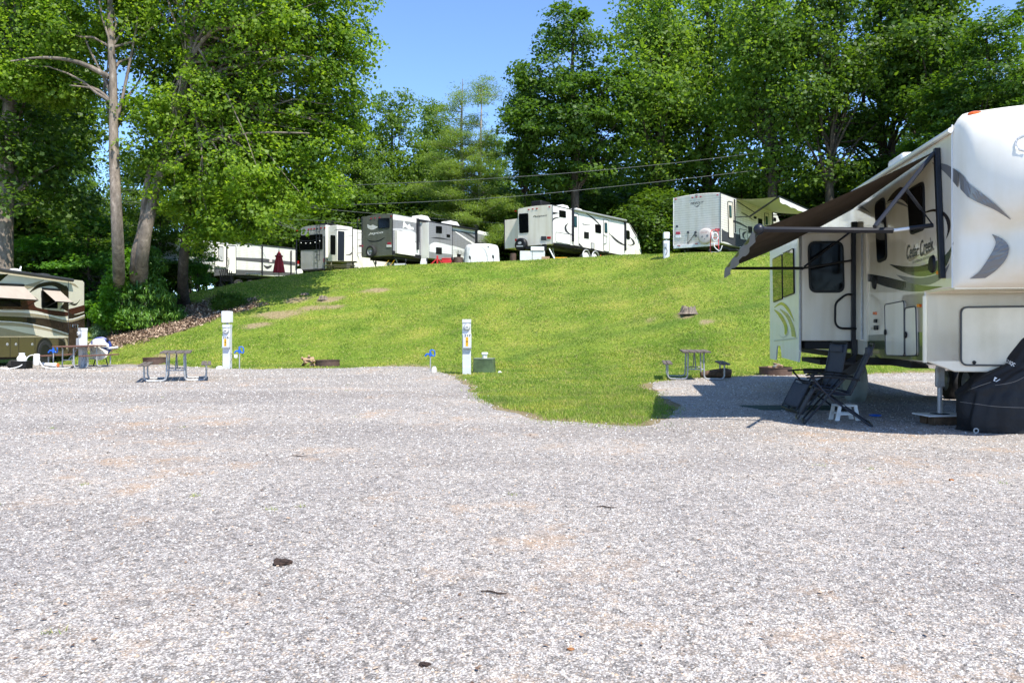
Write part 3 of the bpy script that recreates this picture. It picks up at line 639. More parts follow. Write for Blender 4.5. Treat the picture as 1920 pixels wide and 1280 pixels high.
# ---------------------------------------------------------------- feathery pine
def pine(px, Y, top, label):
    rng = np.random.RandomState(9); b = on(px, Y); h = CH+(HY-top)/F*Y-b.z; r = thing('pine_tree', label, 'tree', b)
    mb = MB(); mb.tube([(0,0,-.5),(.1,0,h*.4),(.0,0,h*.75),(.1,0,h)], [.2,.14,.09,.02], 8, False)
    mb.tube([(.5,0,-.5),(1.3,0,h*.4),(1.4,0,h*.7),(1.5,0,h*.96)], [.2,.14,.08,.02], 8, False)
    Cs = []
    for i in range(150):
        z = h*(.06+.62*rng.rand()) if i < 130 else h*(.7+.29*rng.rand()); a = rng.rand()*6.28; u = z/h
        l = (4.9*(1-u*.72)*rng.uniform(.55, 1.1)) if u < .7 else 1.7*rng.rand()*(1.3-abs(u-.88)*5)+.3
        x0 = 0 if rng.rand() < .5 else 1.35; x0 = x0*.9; p0 = Vector((x0, 0, z)); p1 = p0+Vector((math.cos(a)*l, math.sin(a)*l, rng.uniform(-.02, .22)*l))
        limb(mb, rng, p0, p1, .045, .012, 5, -.03, 5)
        for k in range(int(5+l*3.2)):
            t = rng.uniform(.35, 1.08) if u < .7 else rng.uniform(.5, 1.05); p = p0.lerp(p1, t); Cs.append((p.x+rng.normal(0, .25), p.y+rng.normal(0, .25), p.z+rng.normal(0, .06 if u < .7 else .3)))
    Cs = np.array(Cs); n = 58; k = np.repeat(np.arange(len(Cs)), n); P = Cs[k]+rng.normal(0, 1, (len(k), 3))*np.array([.32, .32, .1])
    v = leafverts(rng, P, .22*rng.uniform(.6, 1.3, len(k)), .8, .16); npmesh('crown', v, np.arange(len(v)).reshape(-1, 4), lf_nee, r)
    obj('trunk', mb, bk_pale, r, smooth=True)
pine(865, 54, 148, 'feathery yellow green pine with two bare pale stems against the sky')
# ---------------------------------------------------------------- sycamores in the left foreground
def P3(px, py, Y): v = PX(px, py, Y); return (v.x, v.y, v.z)
def blob(px, py, Y, rx, ry, rd=None):
    c = PX(px, py, Y); return (c.x, c.y, c.z, rx/F*Y, (rd or max(rx, ry)*.8)/F*Y, ry/F*Y)
def bigtree(label, seed, path, r0, blobs, ncl, nleaf, m, bk, clr=.62, leaf=.19, nl=70, frac=.3, extra=(), flat=.55, up=.7):
    rng = np.random.RandomState(seed); root = thing('sycamore_tree', label, 'tree', path[0])
    o, C = crownmesh('crown', rng, blobs, ncl, nleaf, clr, leaf, m, root, flat, up, .45, .95)
    mb = trunkmesh(rng, path, r0, .05, C, nl, frac=frac, lr=.3, sides=14)
    for pts, ra, rb in extra:
        q = spline(pts, 10); mb.tube(q, [ra+(rb-ra)*i/9 for i in range(10)], 8, False)
    t = obj('trunk', mb, bk, root, smooth=True); off = Vector(path[0])
    for q in (o, t): q.data.transform(Matrix.Translation(-off))
    return root
g0 = onhill(224, 590); g1 = onhill(268, 590); g2 = onhill(345, 565)
bigtree('tall sycamore with a straight pale mottled trunk rising from the big bush', 21,
  [(g0.x, g0.y, g0.z-.3), P3(222, 480, 33.5), P3(214, 300, 33.5), P3(212, 150, 33.5), P3(206, 20, 33.5), P3(214, -130, 33.5)], .24,
  [blob(215,-10,34.6,110,95), blob(105,60,34.6,110,70), blob(60,150,34.6,85,40), blob(25,130,34.6,60,45), blob(290,70,35.6,95,75), blob(150,-90,34.6,160,80), blob(320,-80,35.6,150,80), blob(215,210,34.1,30,22), blob(130,170,35.6,85,30)],
  760, 74, lf_syc, bk_syc, nl=16, frac=.45, clr=.46, leaf=.15, extra=[([P3(205,145,33.5), P3(150,118,33.3), P3(85,108,33), P3(20,115,32.6)], .13, .03), ([P3(208,190,33.5), P3(180,168,33.6), P3(130,160,33.6)], .09, .02)])
bigtree('broad sycamore with twin leaning trunks and a wide bright crown', 22,
  [(g1.x, g1.y, g1.z-.3), P3(266, 480, 34.5), P3(292, 360, 34.5), P3(335, 200, 34.5), P3(358, 90, 34), P3(372, 10, 34), P3(400, -140, 34)], .27,
  [blob(430,40,34.6,150,100), blob(560,60,34.6,110,90), blob(640,70,35.1,60,70), blob(690,100,35.1,24,34), blob(620,150,35.6,80,70), blob(500,190,35.6,120,90), blob(400,170,34.6,110,90),
   blob(300,215,34.1,85,60), blob(290,290,34.6,70,30), blob(345,365,34.6,65,45), blob(430,310,34.6,130,75), blob(560,275,35.6,100,75), blob(620,250,36.6,70,60), blob(480,395,34.6,110,55), blob(580,350,35.1,62,40), blob(640,375,35.6,26,14), blob(400,440,35.1,55,30),
   blob(520,-70,34.6,170,80), blob(640,-30,34.6,70,60), blob(360,-90,34.6,120,80)],
  1350, 72, lf_syc, bk_syc, nl=130, frac=.45, clr=.42, leaf=.15,
  extra=[([(g1.x-.35, g1.y+.3, g1.z-.3), P3(252,500,34.9), P3(268,420,35), P3(276,345,35), P3(300,230,35.4)], .27, .1),
         ([P3(350,120,34), P3(395,60,33.5), P3(440,50,33), P3(500,20,33)], .12, .03), ([P3(340,200,34.5), P3(400,140,34), P3(470,120,34), P3(560,110,34)], .14, .03),
         ([P3(300,330,34.5), P3(380,270,34), P3(470,250,34), P3(580,250,34)], .12, .03)])
bigtree('slim dark trunked tree right of the twin trunks, beside the leaf litter', 23,
  [(g2.x, g2.y, g2.z-.3), P3(343, 500, 36), P3(356, 400, 36), P3(366, 330, 36), P3(380, 220, 36.5), P3(396, 90, 37)], .22,
  [blob(400,150,37.5,120,90), blob(330,300,38,70,50), blob(500,300,38,110,70), blob(420,385,38,60,36), blob(600,200,38,90,80)],
  260, 66, lf_map, bk_dark, nl=40, frac=.5)
g3 = on(2, 36)
bigtree('thick old trunk covered in leaves at the left edge behind the brown motorhome', 24,
  [(g3.x, g3.y, g3.z-.3), P3(4, 460, 36), P3(10, 340, 36), P3(18, 200, 36), P3(30, 60, 36), P3(40, -120, 36)], .5,
  [blob(20,280,35.2,60,60), blob(15,370,35.2,50,40), blob(100,330,37,70,60), blob(90,230,38,80,60), blob(10,60,36,110,80), blob(130,400,38,70,50), blob(-80,200,36,100,160), blob(60,-60,36,150,70)],
  330, 62, lf_drk, bk_syc, nl=40, frac=.3, clr=.52)
# ---------------------------------------------------------------- shrubs
def shrub(name, label, px, py, blobs, ncl, nleaf, m, clr, leaf, asp=.6, droop=0, flat=.6, seed=1, up=.6, stems=8, cat='shrub'):
    rng = np.random.RandomState(seed); g = onhill(px, py); root = thing(name, label, cat, g)
    B_ = []
    for (x, y, rx, ry) in blobs:
        c = PX(x, y, g.y); B_.append((c.x-g.x, 0, c.z-g.z, rx/F*g.y, max(rx, ry)*.8/F*g.y, ry/F*g.y))
    o, C = crownmesh('foliage', rng, B_, ncl, nleaf, clr, leaf, m, root, flat, up, .35, asp, droop)
    mb = MB()
    for i in rng.choice(len(C), min(stems, len(C)), replace=False): limb(mb, rng, (rng.normal(0, .1), rng.normal(0, .1), -.1), C[i], .035, .01, 5, .05, 5)
    obj('stem', mb, bk_dark, root, smooth=True); return root
shrub('large_shrub', 'big dark glossy shrub with long drooping leaves on the leaf litter slope', 280, 612,
      [(270,598,62,26),(278,560,52,36),(272,520,34,34),(282,486,18,24),(320,590,34,20),(345,600,20,10),(232,600,40,22)], 420, 36, lf_shr, .22, .2, .28, 1.1, .35, 3, .5)
shrub('leafy_shrub', 'bright yellow green shrub leaning on the left of the big dark shrub', 222, 628,
      [(210,592,28,22),(205,560,22,24),(225,520,22,28),(238,490,18,24),(195,585,14,16),(250,500,12,20),(226,600,24,14)], 150, 70, lf_yel, .27, .13, .7, 0, .6, 4)
shrub('silver_plant', 'small silvery leaved plant at the left foot of the bright shrub', 184, 634, [(184,620,8,12),(190,628,8,8)], 26, 70, lf_sil, .13, .06, .5, 0, .8, 5, cat='plant')
shrub('low_shrub', 'low rounded dark shrub on the right end of the leaf litter', 426, 578, [(426,566,21,17),(444,566,13,12),(412,570,12,12)], 120, 80, lf_map, .2, .09, .5, 0, .7, 6)
# ---------------------------------------------------------------- vehicle materials
white = mat('white_gelcoat', (.86, .835, .79), .3, coat=.25, noise=(2, .05), grime=.05); capm = mat('cap_gelcoat', (.88, .82, .71), .5, spec=.2, noise=(2, .05), grime=.07); offw = mat('ivory_paint', (.84, .755, .61), .16, coat=1., noise=(2, .06), grime=.1)
offs = mat('ivory_siding_panel', (.84, .765, .64), .3, coat=.3, noise=(2, .06), grime=.12)
side_g = mat('grey_siding', (.27, .27, .285), .5, siding=.105, grime=.15); side_w = mat('white_siding', (.8, .8, .79), .45, siding=.105, grime=.1); side_c = mat('cream_siding', (.74, .7, .63), .45, siding=.115, grime=.12)
side_o = mat('olive_grey_siding', (.19, .195, .165), .5, siding=.105, grime=.15); side_d = mat('dark_siding', (.09, .09, .1), .5, siding=.105)
blackp = mat('black_plastic', (.01, .01, .011), .45, spec=.3); blackm = mat('black_metal', (.012, .013, .018), .4, spec=.4); under = mat('undercarriage', (.018, .018, .018), .8)
glass = mat('tinted_glass', (.004, .0045, .005), .08, spec=.25); glassb = mat('blue_tinted_glass', (.03, .08, .09), .08); glassr = mat('mirror_glass', (.03, .035, .028), .02, .75)
rubber = mat('tyre_rubber', (.02, .02, .021), .8, bump=(30, .4)); steel = mat('galvanised_steel', (.45, .46, .47), .45, .35, bump=(40, .2), noise=(14, .3)); chrome = mat('polished_metal', (.7, .7, .72), .15, 1)
redl = mat('red_lens', (.42, .008, .01), .2, coat=.5); orl = mat('amber_lens', (.75, .13, .01), .2, coat=.5); dgrey = mat('dark_grey_decal', (.05, .05, .055), .3); mgrey = mat('mid_grey_decal', (.2, .19, .18), .25, coat=.6); lgrey = mat('light_grey_decal', (.5, .5, .5), .3)
olive = mat('green_grey_decal', (.10, .115, .055), .16, coat=.7); tan_ = mat('tan_decal', (.36, .30, .2), .25, coat=.5); brown = mat('dark_brown_decal', (.03, .02, .013), .25, coat=.4); rbrown = mat('red_brown_decal', (.065, .022, .014), .25, coat=.5)
plastic_w = mat('white_plastic', (.8, .8, .8), .4, grime=.1); vinyl_w = mat('white_vinyl', (.62, .62, .6), .6, bump=(4, .5, .05)); fab_br = mat('brown_awning_fabric', (.105, .078, .058), .9, spec=.1, bump=(60, .2), noise=(1.2, .3), grime=.25); fab_g = mat('grey_awning_fabric', (.42, .42, .42), .8, noise=(2, .2)); fab_c = mat('cream_awning_fabric', (.46, .385, .32), .8, noise=(3,.15))
redp = mat('red_plastic', (.55, .015, .012), .4); bluep = mat('blue_paint', (.01, .13, .62), .35, coat=.3, noise=(12, .25)); yel = mat('yellow_sticker', (.85, .46, .01), .5); inkm = mat('black_ink', (.01, .01, .01), .6)
def wheel(parent, c, r, w_, cover=None, ax='y', name='wheel', side=-1):
    q = bpy.data.objects.new(name, None); COL.objects.link(q); q.parent = parent; q.location = c
    rot = Matrix.Rotation(R(90), 4, 'X') if ax == 'y' else Matrix.Rotation(R(90), 4, 'Y')
    pr = [(r*.58, -w_/2), (r*.9, -w_/2), (r*.98, -w_*.36), (r, -w_*.15), (r, w_*.15), (r*.98, w_*.36), (r*.9, w_/2), (r*.58, w_/2)]
    obj('tyre', MB().lathe(pr, 28, rot), rubber, q, smooth='auto')
    obj('rim', MB().lathe([(r*.6, -w_*.42), (r*.52, -w_*.3), (r*.3, -w_*.22), (r*.2, -w_*.4), (.001, -w_*.42)], 20, rot).lathe([(r*.6, w_*.42), (r*.52, w_*.3), (r*.3, w_*.22), (r*.2, w_*.4), (.001, w_*.42)], 20, rot), steel, q, smooth='auto')
    if cover: obj('tyre_cover', MB().lathe([(.001, -w_*.6), (r*.8, -w_*.62), (r*1.04, -w_*.5), (r*1.07, 0), (r*1.04, w_*.5), (r*.8, w_*.6), (.001, w_*.6)], 28, rot), cover, q, smooth=True)
    return q
def shell(name, rings, W, m, parent, arch=.07, y0=0, n=8, bevel=.03):
    mb = MB(); vs = []; k = n+3
    for (x, zb, zt) in rings:
        vs.append((x, y0, zb)); 
        for i in range(n+1):
            t = i/n; vs.append((x, y0+W*t, zt+arch*(1-(2*t-1)**2)))
        vs.append((x, y0+W, zb))
    fs = []
    for i in range(len(rings)-1):
        for j in range(k): j2 = (j+1) % k; fs.append((i*k+j, i*k+j2, (i+1)*k+j2, (i+1)*k+j))
    fs.append(tuple(range(k))); fs.append(tuple((len(rings)-1)*k+j for j in range(k-1, -1, -1)))
    mb.add(vs, fs); return obj(name, mb, m, parent, bevel=bevel)
def frame_rt(label, name, x, y, ux, uy, out=-1, cat='camper', dz=0):
    z = Hs(x+ux*3, y+uy*3)+dz; fr = Fr(x, y, z, ux, uy, out); root = thing(name, label, cat, fr.loc, fr.ang); return fr, root
def lens(fr, pl, val, C, c, m, parent, s=(4, 2.5), name='marker_light'):
    x, y = c; return panel(fr, pl, val, C, [(x-s[0], y-s[1]), (x+s[0], y-s[1]), (x+s[0], y+s[1]), (x-s[0], y+s[1])], m, parent, name, .03, .015)[0]
def acunit(parent, x, y, z, m, l=1.0, w_=.7, h=.28):
    mb = MB().prism([(x, y-w_/2, z), (x+.12, y-w_/2, z+h), (x+l*.7, y-w_/2, z+h), (x+l, y-w_/2, z)], (0, w_, 0)); return obj('roof_unit', mb, m, parent, bevel=.06, seg=3)
# ================================================================ A: big fifth wheel on the right
ax, ay = .167, .986
A, RA = frame_rt('large ivory fifth wheel camper with a brown awning out, cut by the right edge', 'fifth_wheel_camper', 5.49, 9.3, ax, ay, 1)
RA.location.z = 0; A.loc.z = 0; A = Fr(5.49, 9.3, 0, ax, ay, 1)
c7 = cr(1420, 440, 3.282); d2 = cr(1720, 180, 3.37); d3 = cr(1420, 640, 7.11); d6 = cr(1600, 350, 6.095); c6 = cr(1350, 180, 3.368); ID = lambda x, y: (x, y)
W = 2.45; zt = 3.93
body = obj('body', MB().prism([(0,0,1.9), (.93,0,1.9), (.93,0,.93), (10.6,0,.93), (10.6,0,zt), (0,0,zt)], (0,-W,0)), offw, RA, bevel=.02)
roofp = []
for x in (-.02, 3, 7, 10.65): roofp.append([(x, .035-(W+.07)*t, zt+.02+.13*(1-(2*t-1)**4)-(.1 if t in (0, 1) else 0)) for t in [i/12 for i in range(13)]])
obj('roof', MB().grid(roofp), white, RA, smooth=True)
obj('roof_rail', MB().tube([(-.02,.03,zt-.07), (10.6,.03,zt-.07)], .035, 8), white, RA, smooth='auto')
obj('roof_vent', box((2.6,-.9,zt+.05), (3.3,-.25,zt+.26)), white, RA, bevel=.05)
# front cap surface: t across, z up
capT = 44; zs = [1.9,1.92,1.97,2.05,2.15,2.27,2.4,2.52,2.6,2.68,2.76,2.86,3.0,3.15,3.3,3.45,3.6,3.72,3.82,3.9,3.96,4.01,4.05]
fz = dict(zip(zs, [.0,.14,.24,.31,.35,.36,.36,.38,.46,.60,.74,.84,.9,.92,.91,.87,.8,.72,.62,.5,.36,.2,.0]))
_fk = sorted(fz); 
def capd(t, z):
    f = float(np.interp(z, _fk, [fz[k] for k in _fk])); e = min(t, 1-t); c = min(e/.028, 1); c = math.sqrt(max(0, 1-(1-c)**2))
    s = .28*c+.72*math.sin(min(e/.42, 1)*math.pi/2)**.8
    b = math.exp(-((e-.36)/.16)**2)*math.exp(-((z-2.3)/.28)**2)*.28
    return -(f*s+b*min(f*3, 1)*min(1, e*20))
rows = []
for z in zs:
    rows.append([(capd(t, z), -W*t, z+.1*math.sin(t*math.pi)*max(0, (z-3.3)/.75)-.16*max(0, 1-min(t, 1-t)/.06)**2*max(0, (z-3.6)/.45)) for t in [(i/capT)**1 if i > 6 else (i/6)**1.6*6/capT for i in range(capT+1)]])
obj('front_cap', MB().grid(rows), capm, RA, smooth=True)
obj('cap_seam', tube([(0,.006,1.9), (0,.008,zt)], .009, 6), plastic_w, RA)
def caphit(px, py):
    o = A.I @ Vector((0, 0, CH)); d = (A.I @ PX(px, py, 10.))-o; lo = None
    for i in range(900):
        k = .6+i*.0006; p = o+d*k; t = -p.y/W
        if 0 <= t <= 1 and p.x > capd(t, min(max(p.z, 1.9), 4.05)): return o+d*(k-.0016)
    return A.hit('x', 0, px, py)
swoosh(A, 'x', 0, d2, [(262,480),(290,505),(322,550),(400,610),(490,680),(590,778)], [(270,585),(300,618),(330,645),(400,680),(490,720),(590,782)], mgrey, RA, hitf=caphit, rows=5, n=40)
swoosh(A, 'x', 0, d2, [(470,872),(540,905),(578,955),(560,1030),(500,1100),(430,1150)], [(470,872),(495,920),(480,970),(440,1040),(390,1110),(330,1155)], mgrey, RA, hitf=caphit, rows=6, n=30)
swoosh(A, 'x', 0, d2, [(520,140),(560,128),(620,115),(674,110)], [(570,190),(590,180),(630,165),(674,155)], lgrey, RA, hitf=caphit, rows=4, n=20)
for d_ in [c_ for c_ in bpy.data.objects if c_.parent == RA and c_.name.startswith('stripe_decal')]:   # the same graphics on the other half of the cap
    me = d_.data.copy()
    for v in me.vertices: v.co.y = -W-v.co.y
    m2_ = bpy.data.objects.new('stripe_decal', me); COL.objects.link(m2_); m2_.parent = RA
# cap marker light
p = caphit(1827, 215)+Vector((-.03,0,0)); obj('marker_light', MB().ball((0,0,0), (.05,.09,.035), 12, 8), orl, RA).location = p
swoosh(A, 'x', 0, ID, [(1925,250),(1908,258),(1903,270),(1908,281),(1925,286)], [(1925,253),(1911,260),(1907,270),(1911,279),(1925,282)], lgrey, RA, hitf=caphit, rows=3, n=16)
# side graphics
swoosh(A, 'y', 0, d6, [(25,1048),(150,1000),(280,1012),(430,1045),(600,1085),(800,1130),(1030,1140)], [(25,1068),(150,1075),(280,1110),(430,1155),(600,1192),(800,1195),(1030,1140)], olive, RA)
swoosh(A, 'y', 0, d6, [(25,1048),(150,1000),(280,1012),(430,1045),(600,1085)], [(25,1068),(150,1075),(280,1110),(430,1155),(600,1155)], brown, RA, off=.007)
swoosh(A, 'y', 0, d6, [(415,885),(560,908),(740,910),(900,865),(1000,822),(1090,740),(1148,630)], [(415,885),(520,950),(660,1010),(800,1025),(960,985),(1080,880),(1148,632)], olive, RA)
swoosh(A, 'y', 0, d6, [(415,885),(560,908),(740,910),(860,880)], [(415,885),(500,935),(620,975),(860,960)], brown, RA, off=.007)
swoosh(A, 'y', 0, d6, [(490,1005),(650,1035),(800,1040),(960,1000),(1040,950),(1103,875)], [(490,1005),(600,1080),(760,1122),(900,1110),(1040,1020),(1103,877)], mgrey, RA)
swoosh(A, 'y', 0, d6, [(385,175),(450,80),(555,5),(625,105)], [(385,178),(480,145),(560,150),(628,215)], brown, RA)
swoosh(A, 'y', 0, d6, [(370,200),(450,160),(540,175),(628,225)], [(370,206),(450,178),(540,205),(628,236)], mgrey, RA)
swoosh(A, 'y', 0, d6, [(50,235),(90,212),(205,305)], [(50,240),(120,262),(205,307)], mgrey, RA)
swoosh(A, 'y', 0, d2, [(95,422),(165,428),(215,448),(262,480)], [(95,424),(160,470),(210,520),(257,578)], mgrey, RA)
swoosh(A, 'y', 0, d6, [(825,285),(930,255),(1040,290),(1105,380),(1105,500),(1055,610)], [(825,300),(930,285),(1030,330),(1070,410),(1080,510),(1055,612)], brown, RA)
# windows and door on the side
window(A, 'y', 0, d6, [(628,40),(815,-70),(828,490),(660,560)], blackp, glass, RA, r=.12)
window(A, 'y', 0, d6, [(255,190),(365,110),(393,830),(285,880)], blackp, glass, RA, r=.12)
door, _ = panel(A, 'y', 0, ID, [(1605,438),(1627,436),(1629,640),(1607,636)], offs, RA, 'entry_door', .03, .03)
obj('door_hinge', MB().tube([A.hit('y', 0, 1622, 440)+Vector((0,.05,0)), A.hit('y', 0, 1622, 636)+Vector((0,.05,0))], .018, 6), steel, door)
obj('handle', MB().tube([A.hit('y', 0, 1607, 532)+Vector((0,.06,0)), A.hit('y', 0, 1607, 545)+Vector((0,.06,0))], .03, 8), blackp, door)
for (x, y) in ((910,885),(248,1090)):
    q = A.hit('y', 0, *d6(x, y)); obj('speaker', MB().lathe([(.001,.03),(.05,.035),(.085,.03),(.1,0)], 20, Matrix.Translation(q) @ Matrix.Rotation(R(-90), 4, 'X') @ Matrix.Diagonal((1, 1.25, 1, 1))), blackp, RA, smooth='auto')
lens(A, 'y', 0, d6, (990,982), orl, RA, (18,20)); lens(A, 'y', 0, c7, (1003,436), orl, RA, (9,10)); lens(A, 'y', 0, c7, (728,483), orl, RA, (7,9)); lens(A, 'y', 0, c7, (733,530), blackp, RA, (6,11), 'inlet'); lens(A, 'y', 0, c7, (736,572), blackp, RA, (9,14), 'inlet')
for cs in ([(792,430),(912,407),(914,745),(800,740)], [(918,452),(985,440),(992,742),(920,745)]):
    dq, q = panel(A, 'y', 0, c7, cs, offs, RA, 'storage_door', .02, .06); obj('door_seal', MB().tube([v+Vector((0,.022,0)) for v in q]+[q[0]+Vector((0,.022,0))], .009, 6), dgrey, dq)
    m_ = sum(q, Vector())/len(q); mx_ = max(v.x for v in q); obj('latch', MB().ball((mx_-.08, .04, m_.z-.05), (.03,.02,.05), 10, 6), blackp, dq)
panel(A, 'y', 0, c7, [(680,618),(1028,597),(1028,775),(680,752)], olive, RA, 'lower_band', .006, 0)
text('Cedar', [A.hit('y', 0, *d6(*c)) for c in ((612,835),(750,780),(750,660),(612,665))], dgrey, RA, shear=.25, off=Vector((0,.006,0)), bold=.012)
text('Creek', [A.hit('y', 0, *d6(*c)) for c in ((765,805),(930,715),(905,575),(765,615))], dgrey, RA, shear=.25, off=Vector((0,.006,0)), bold=.012)
text('SILVERBACK EDITION', [A.hit('y', 0, *d6(*c)) for c in ((680,882),(885,815),(885,785),(680,852))], dgrey, RA, off=Vector((0,.006,0)))
swoosh(A, 'y', 0, d6, [(615,770),(640,815),(700,800),(760,770)], [(615,772),(640,850),(710,815),(760,772)], tan_, RA, off=.005); swoosh(A, 'y', 0, d6, [(780,740),(815,770),(870,735),(920,715)], [(780,742),(820,790),(880,750),(920,725)], tan_, RA, off=.005)
# lower front wall with big hatch
zf = A.hit('x', .93, 1791, 697).z; yf = A.hit('x', .93, 1791, 697).y
obj('lower_front_wall', MB().prism([(.93,0,.95), (.93,yf,zf), (.93,-W-yf,zf), (.93,-W,.95), (.93,-W,1.9), (.93,0,1.9)], (.9,0,0)), offw, RA, bevel=.015)
obj('corner_trim', tube([(.92,.0,.93), (.92,0,1.84)], .03, 10), offw, RA, smooth='auto')
hd, q = panel(A, 'x', .93, ID, [(1801,576),(2060,573),(2060,686),(1801,684)], mat('hatch_paint', (.72,.65,.52), .3, coat=.5, grime=.12), RA, 'storage_door', .018, .09)
obj('door_seal', MB().tube([v+Vector((-.02,0,0)) for v in q]+[q[0]+Vector((-.02,0,0))], .013, 6), dgrey, hd)
obj('latch', MB().ball(A.hit('x', .93, 1825, 679)+Vector((-.03,0,0)), (.02,.025,.025), 10, 6), blackp, hd)
obj('overhang_floor', box((.0,-W+.02,1.885), (.93,-.02,1.905)), offw, RA)
# slide-out room
sx0 = 4.18; sx1 = 7.2; sd = .96; z0s = 1.17; z1s = 3.12
sl_ = obj('slide_out', box((sx0,0,z0s), (sx1,sd-.02,z1s)), offs, RA, bevel=.015)
SF = Fr(5.49, 9.3, 0, ax, ay, 1)
fl = obj('slide_face', MB().prism([(sx0,sd-.02,1.0), (sx0,sd-.02,z1s+.03), (sx1+.1,sd-.02,z1s+.03), (sx1+.1,sd-.02,.72), (sx1-.6,sd-.02,.72), (sx1-.75,sd-.02,1.02), (sx1-1.15,sd-.02,1.04), (sx1-1.3,sd-.02,.8), (sx0+.1,sd-.02,.78)], (0,.03,0)), white, RA)
window(SF, 'x', sx0, c7, [(308,42),(528,40),(536,358),(318,358)], blackp, glass, RA, r=.14, th=.03)
c6b = c7
for cs in ([(98,150),(157,118),(160,395),(103,418)], [(163,112),(228,82),(232,362),(166,388)]):
    window(SF, 'y', sd+.01, c7, cs, blackp, glassr, RA, r=.06, bw=.03)
swoosh(SF, 'y', sd+.01, c7, [(105,445),(150,415),(195,450),(228,530)], [(105,450),(150,432),(190,475),(228,535)], olive, RA); swoosh(SF, 'y', sd+.01, c7, [(103,458),(150,490),(185,560),(180,620)], [(103,462),(135,505),(165,560),(168,610)], olive, RA)
swoosh(SF, 'y', sd+.01, c7, [(140,455),(190,490),(225,560),(240,632)], [(140,460),(180,510),(205,570),(212,625)], mgrey, RA); swoosh(SF, 'y', sd+.01, c7, [(130,610),(160,628),(185,600),(187,560)], [(130,612),(160,636),(192,612),(187,562)], lgrey, RA)
panel(SF, 'y', sd+.012, c7, [(105,648),(245,632),(245,640),(105,655)], lgrey, RA, 'trim', .01, 0)
obj('slide_trim', tube([(sx0,sd+.0,1.0), (sx0,sd+.0,z1s)], .022, 8), steel, RA)
obj('slide_roof', box((sx0-.02,0,z1s), (sx1+.05,sd+.03,z1s+.04)), white, RA)
obj('undercarriage', box((1.9,-W+.15,.8), (10.4,-.15,.925)).box((1.2,-W+.3,.8), (1.9,-.6,.925)).box((sx0+.1,.0,1.02), (sx1-.1,sd-.1,1.16)).box((4.3,.05,.55), (5.2,.7,.62)), under, RA, bevel=.01)
obj('rear_underside', box((8.2,-W+.2,.55), (10.2,-.3,.66)).box((9,-1.2,.2), (9.2,-1.1,.6)), under, RA)
# awning
Wn = A.hit('y', 0, 1760, 286); Wf = A.hit('y', 0, 1602, 393); Yd = 2.25
def offhit(d, px, py): return A.hit('y', d, px, py)
Rn = offhit(2.25, 1423, 430); Rf = offhit(2.21, 1365, 503)
Wn = Vector((Wn.x-.05, .04, Wn.z+.02)); Wf = Vector((Wf.x, .04, Wf.z))
rows = []
for i in range(13):
    u = i/12; a = Wn.lerp(Rn, u); b = Wf.lerp(Rf, u); sg = -math.sin(u*math.pi)*.05
    rows.append([(a.x*(1-v)+b.x*v, a.y*(1-v)+b.y*v, a.z*(1-v)+b.z*v+sg*(1-.2*math.cos(v*9))) for v in [j/16 for j in range(17)]])
obj('awning_fabric', MB().grid(rows), fab_br, RA, smooth=True)
obj('awning_roller', MB().tube([Rn, Rf], .042, 12), blackm, RA, smooth='auto'); obj('roller_end', MB().ball(Rn, .075, 14, 10), blackm, RA, smooth=True)
vl = []
for j in range(25):
    v = j/24; a = Rn.lerp(Rf, v); k = .02*math.sin(v*20); vl.append([(a.x, a.y+.04+k, a.z), (a.x, a.y+.05+k, a.z-.09), (a.x, a.y+.045+k*1.5, a.z-.17-.02*abs(math.sin(v*28)))])
obj('awning_valance', MB().grid(vl), mat('taupe_valance', (.22,.19,.165), .8), RA, smooth=True)
post = A.hit('y', 0, 1762, 282); pz0 = A.hit('y', 0, 1771, 522).z
pb_ = A.hit('y', 0, 1772, 522).x; obj('awning_post', MB().prism([(pb_-.035,.005,pz0), (pb_+.035,.005,pz0), (post.x+.035,.005,post.z+.03), (post.x-.035,.005,post.z+.03)], (0,.065,0)), blackm, RA, bevel=.008)
a = Vector((post.x,.08,A.hit('y', 0, 1768, 420).z)); m1 = offhit(.55, 1675, 432)
obj('awning_arm', MB().tube([Rn, m1], .042, 4), blackm, RA, bevel=.01); obj('arm_slider', MB().tube([m1, m1.lerp(a, .45)], .022, 8), plastic_w, RA); obj('awning_arm', MB().tube([m1.lerp(a, .4), a], .03, 8), blackm, RA)
k1 = offhit(1.05, 1640, 425); obj('awning_arm', MB().tube([Vector((post.x,.07,post.z-.03)), k1], .026, 8), blackm, RA)
k2 = Vector((post.x,.07,post.z-.03)).lerp(k1, .5); obj('gas_strut', MB().tube([k2, k2.lerp(a, .55)], .02, 8).tube([k2.lerp(a, .5), a], .01, 6), blackm, RA)
px_ = sx0-.06
obj('awning_post', box((px_-.04,.005,A.hit('y', 0, 1600, 655).z-.1), (px_+.04,.1,3.3)), blackm, RA, bevel=.008)
rb = Vector((px_,.08,A.hit('y', 0, 1600, 490).z)); m2 = offhit(1.1, 1505, 503)
obj('awning_arm', MB().tube([Rf, m2], .03, 6).tube([m2, rb], .02, 6), blackm, RA); obj('awning_arm', MB().tube([Vector((px_,.08,3.15)), offhit(1.0, 1508, 500)], .018, 6), blackm, RA)
# folded grab handle
gh = [A.hit('x', sx0-.12, *c7(*c)) for c in ((585,368),(545,366),(480,420),(478,545),(505,576),(610,578))]
obj('grab_handle', MB().tube([gh[0]]+rounded(gh, .08)[6:-6]+[gh[-1]], .02, 8), blackp, RA, smooth=True)
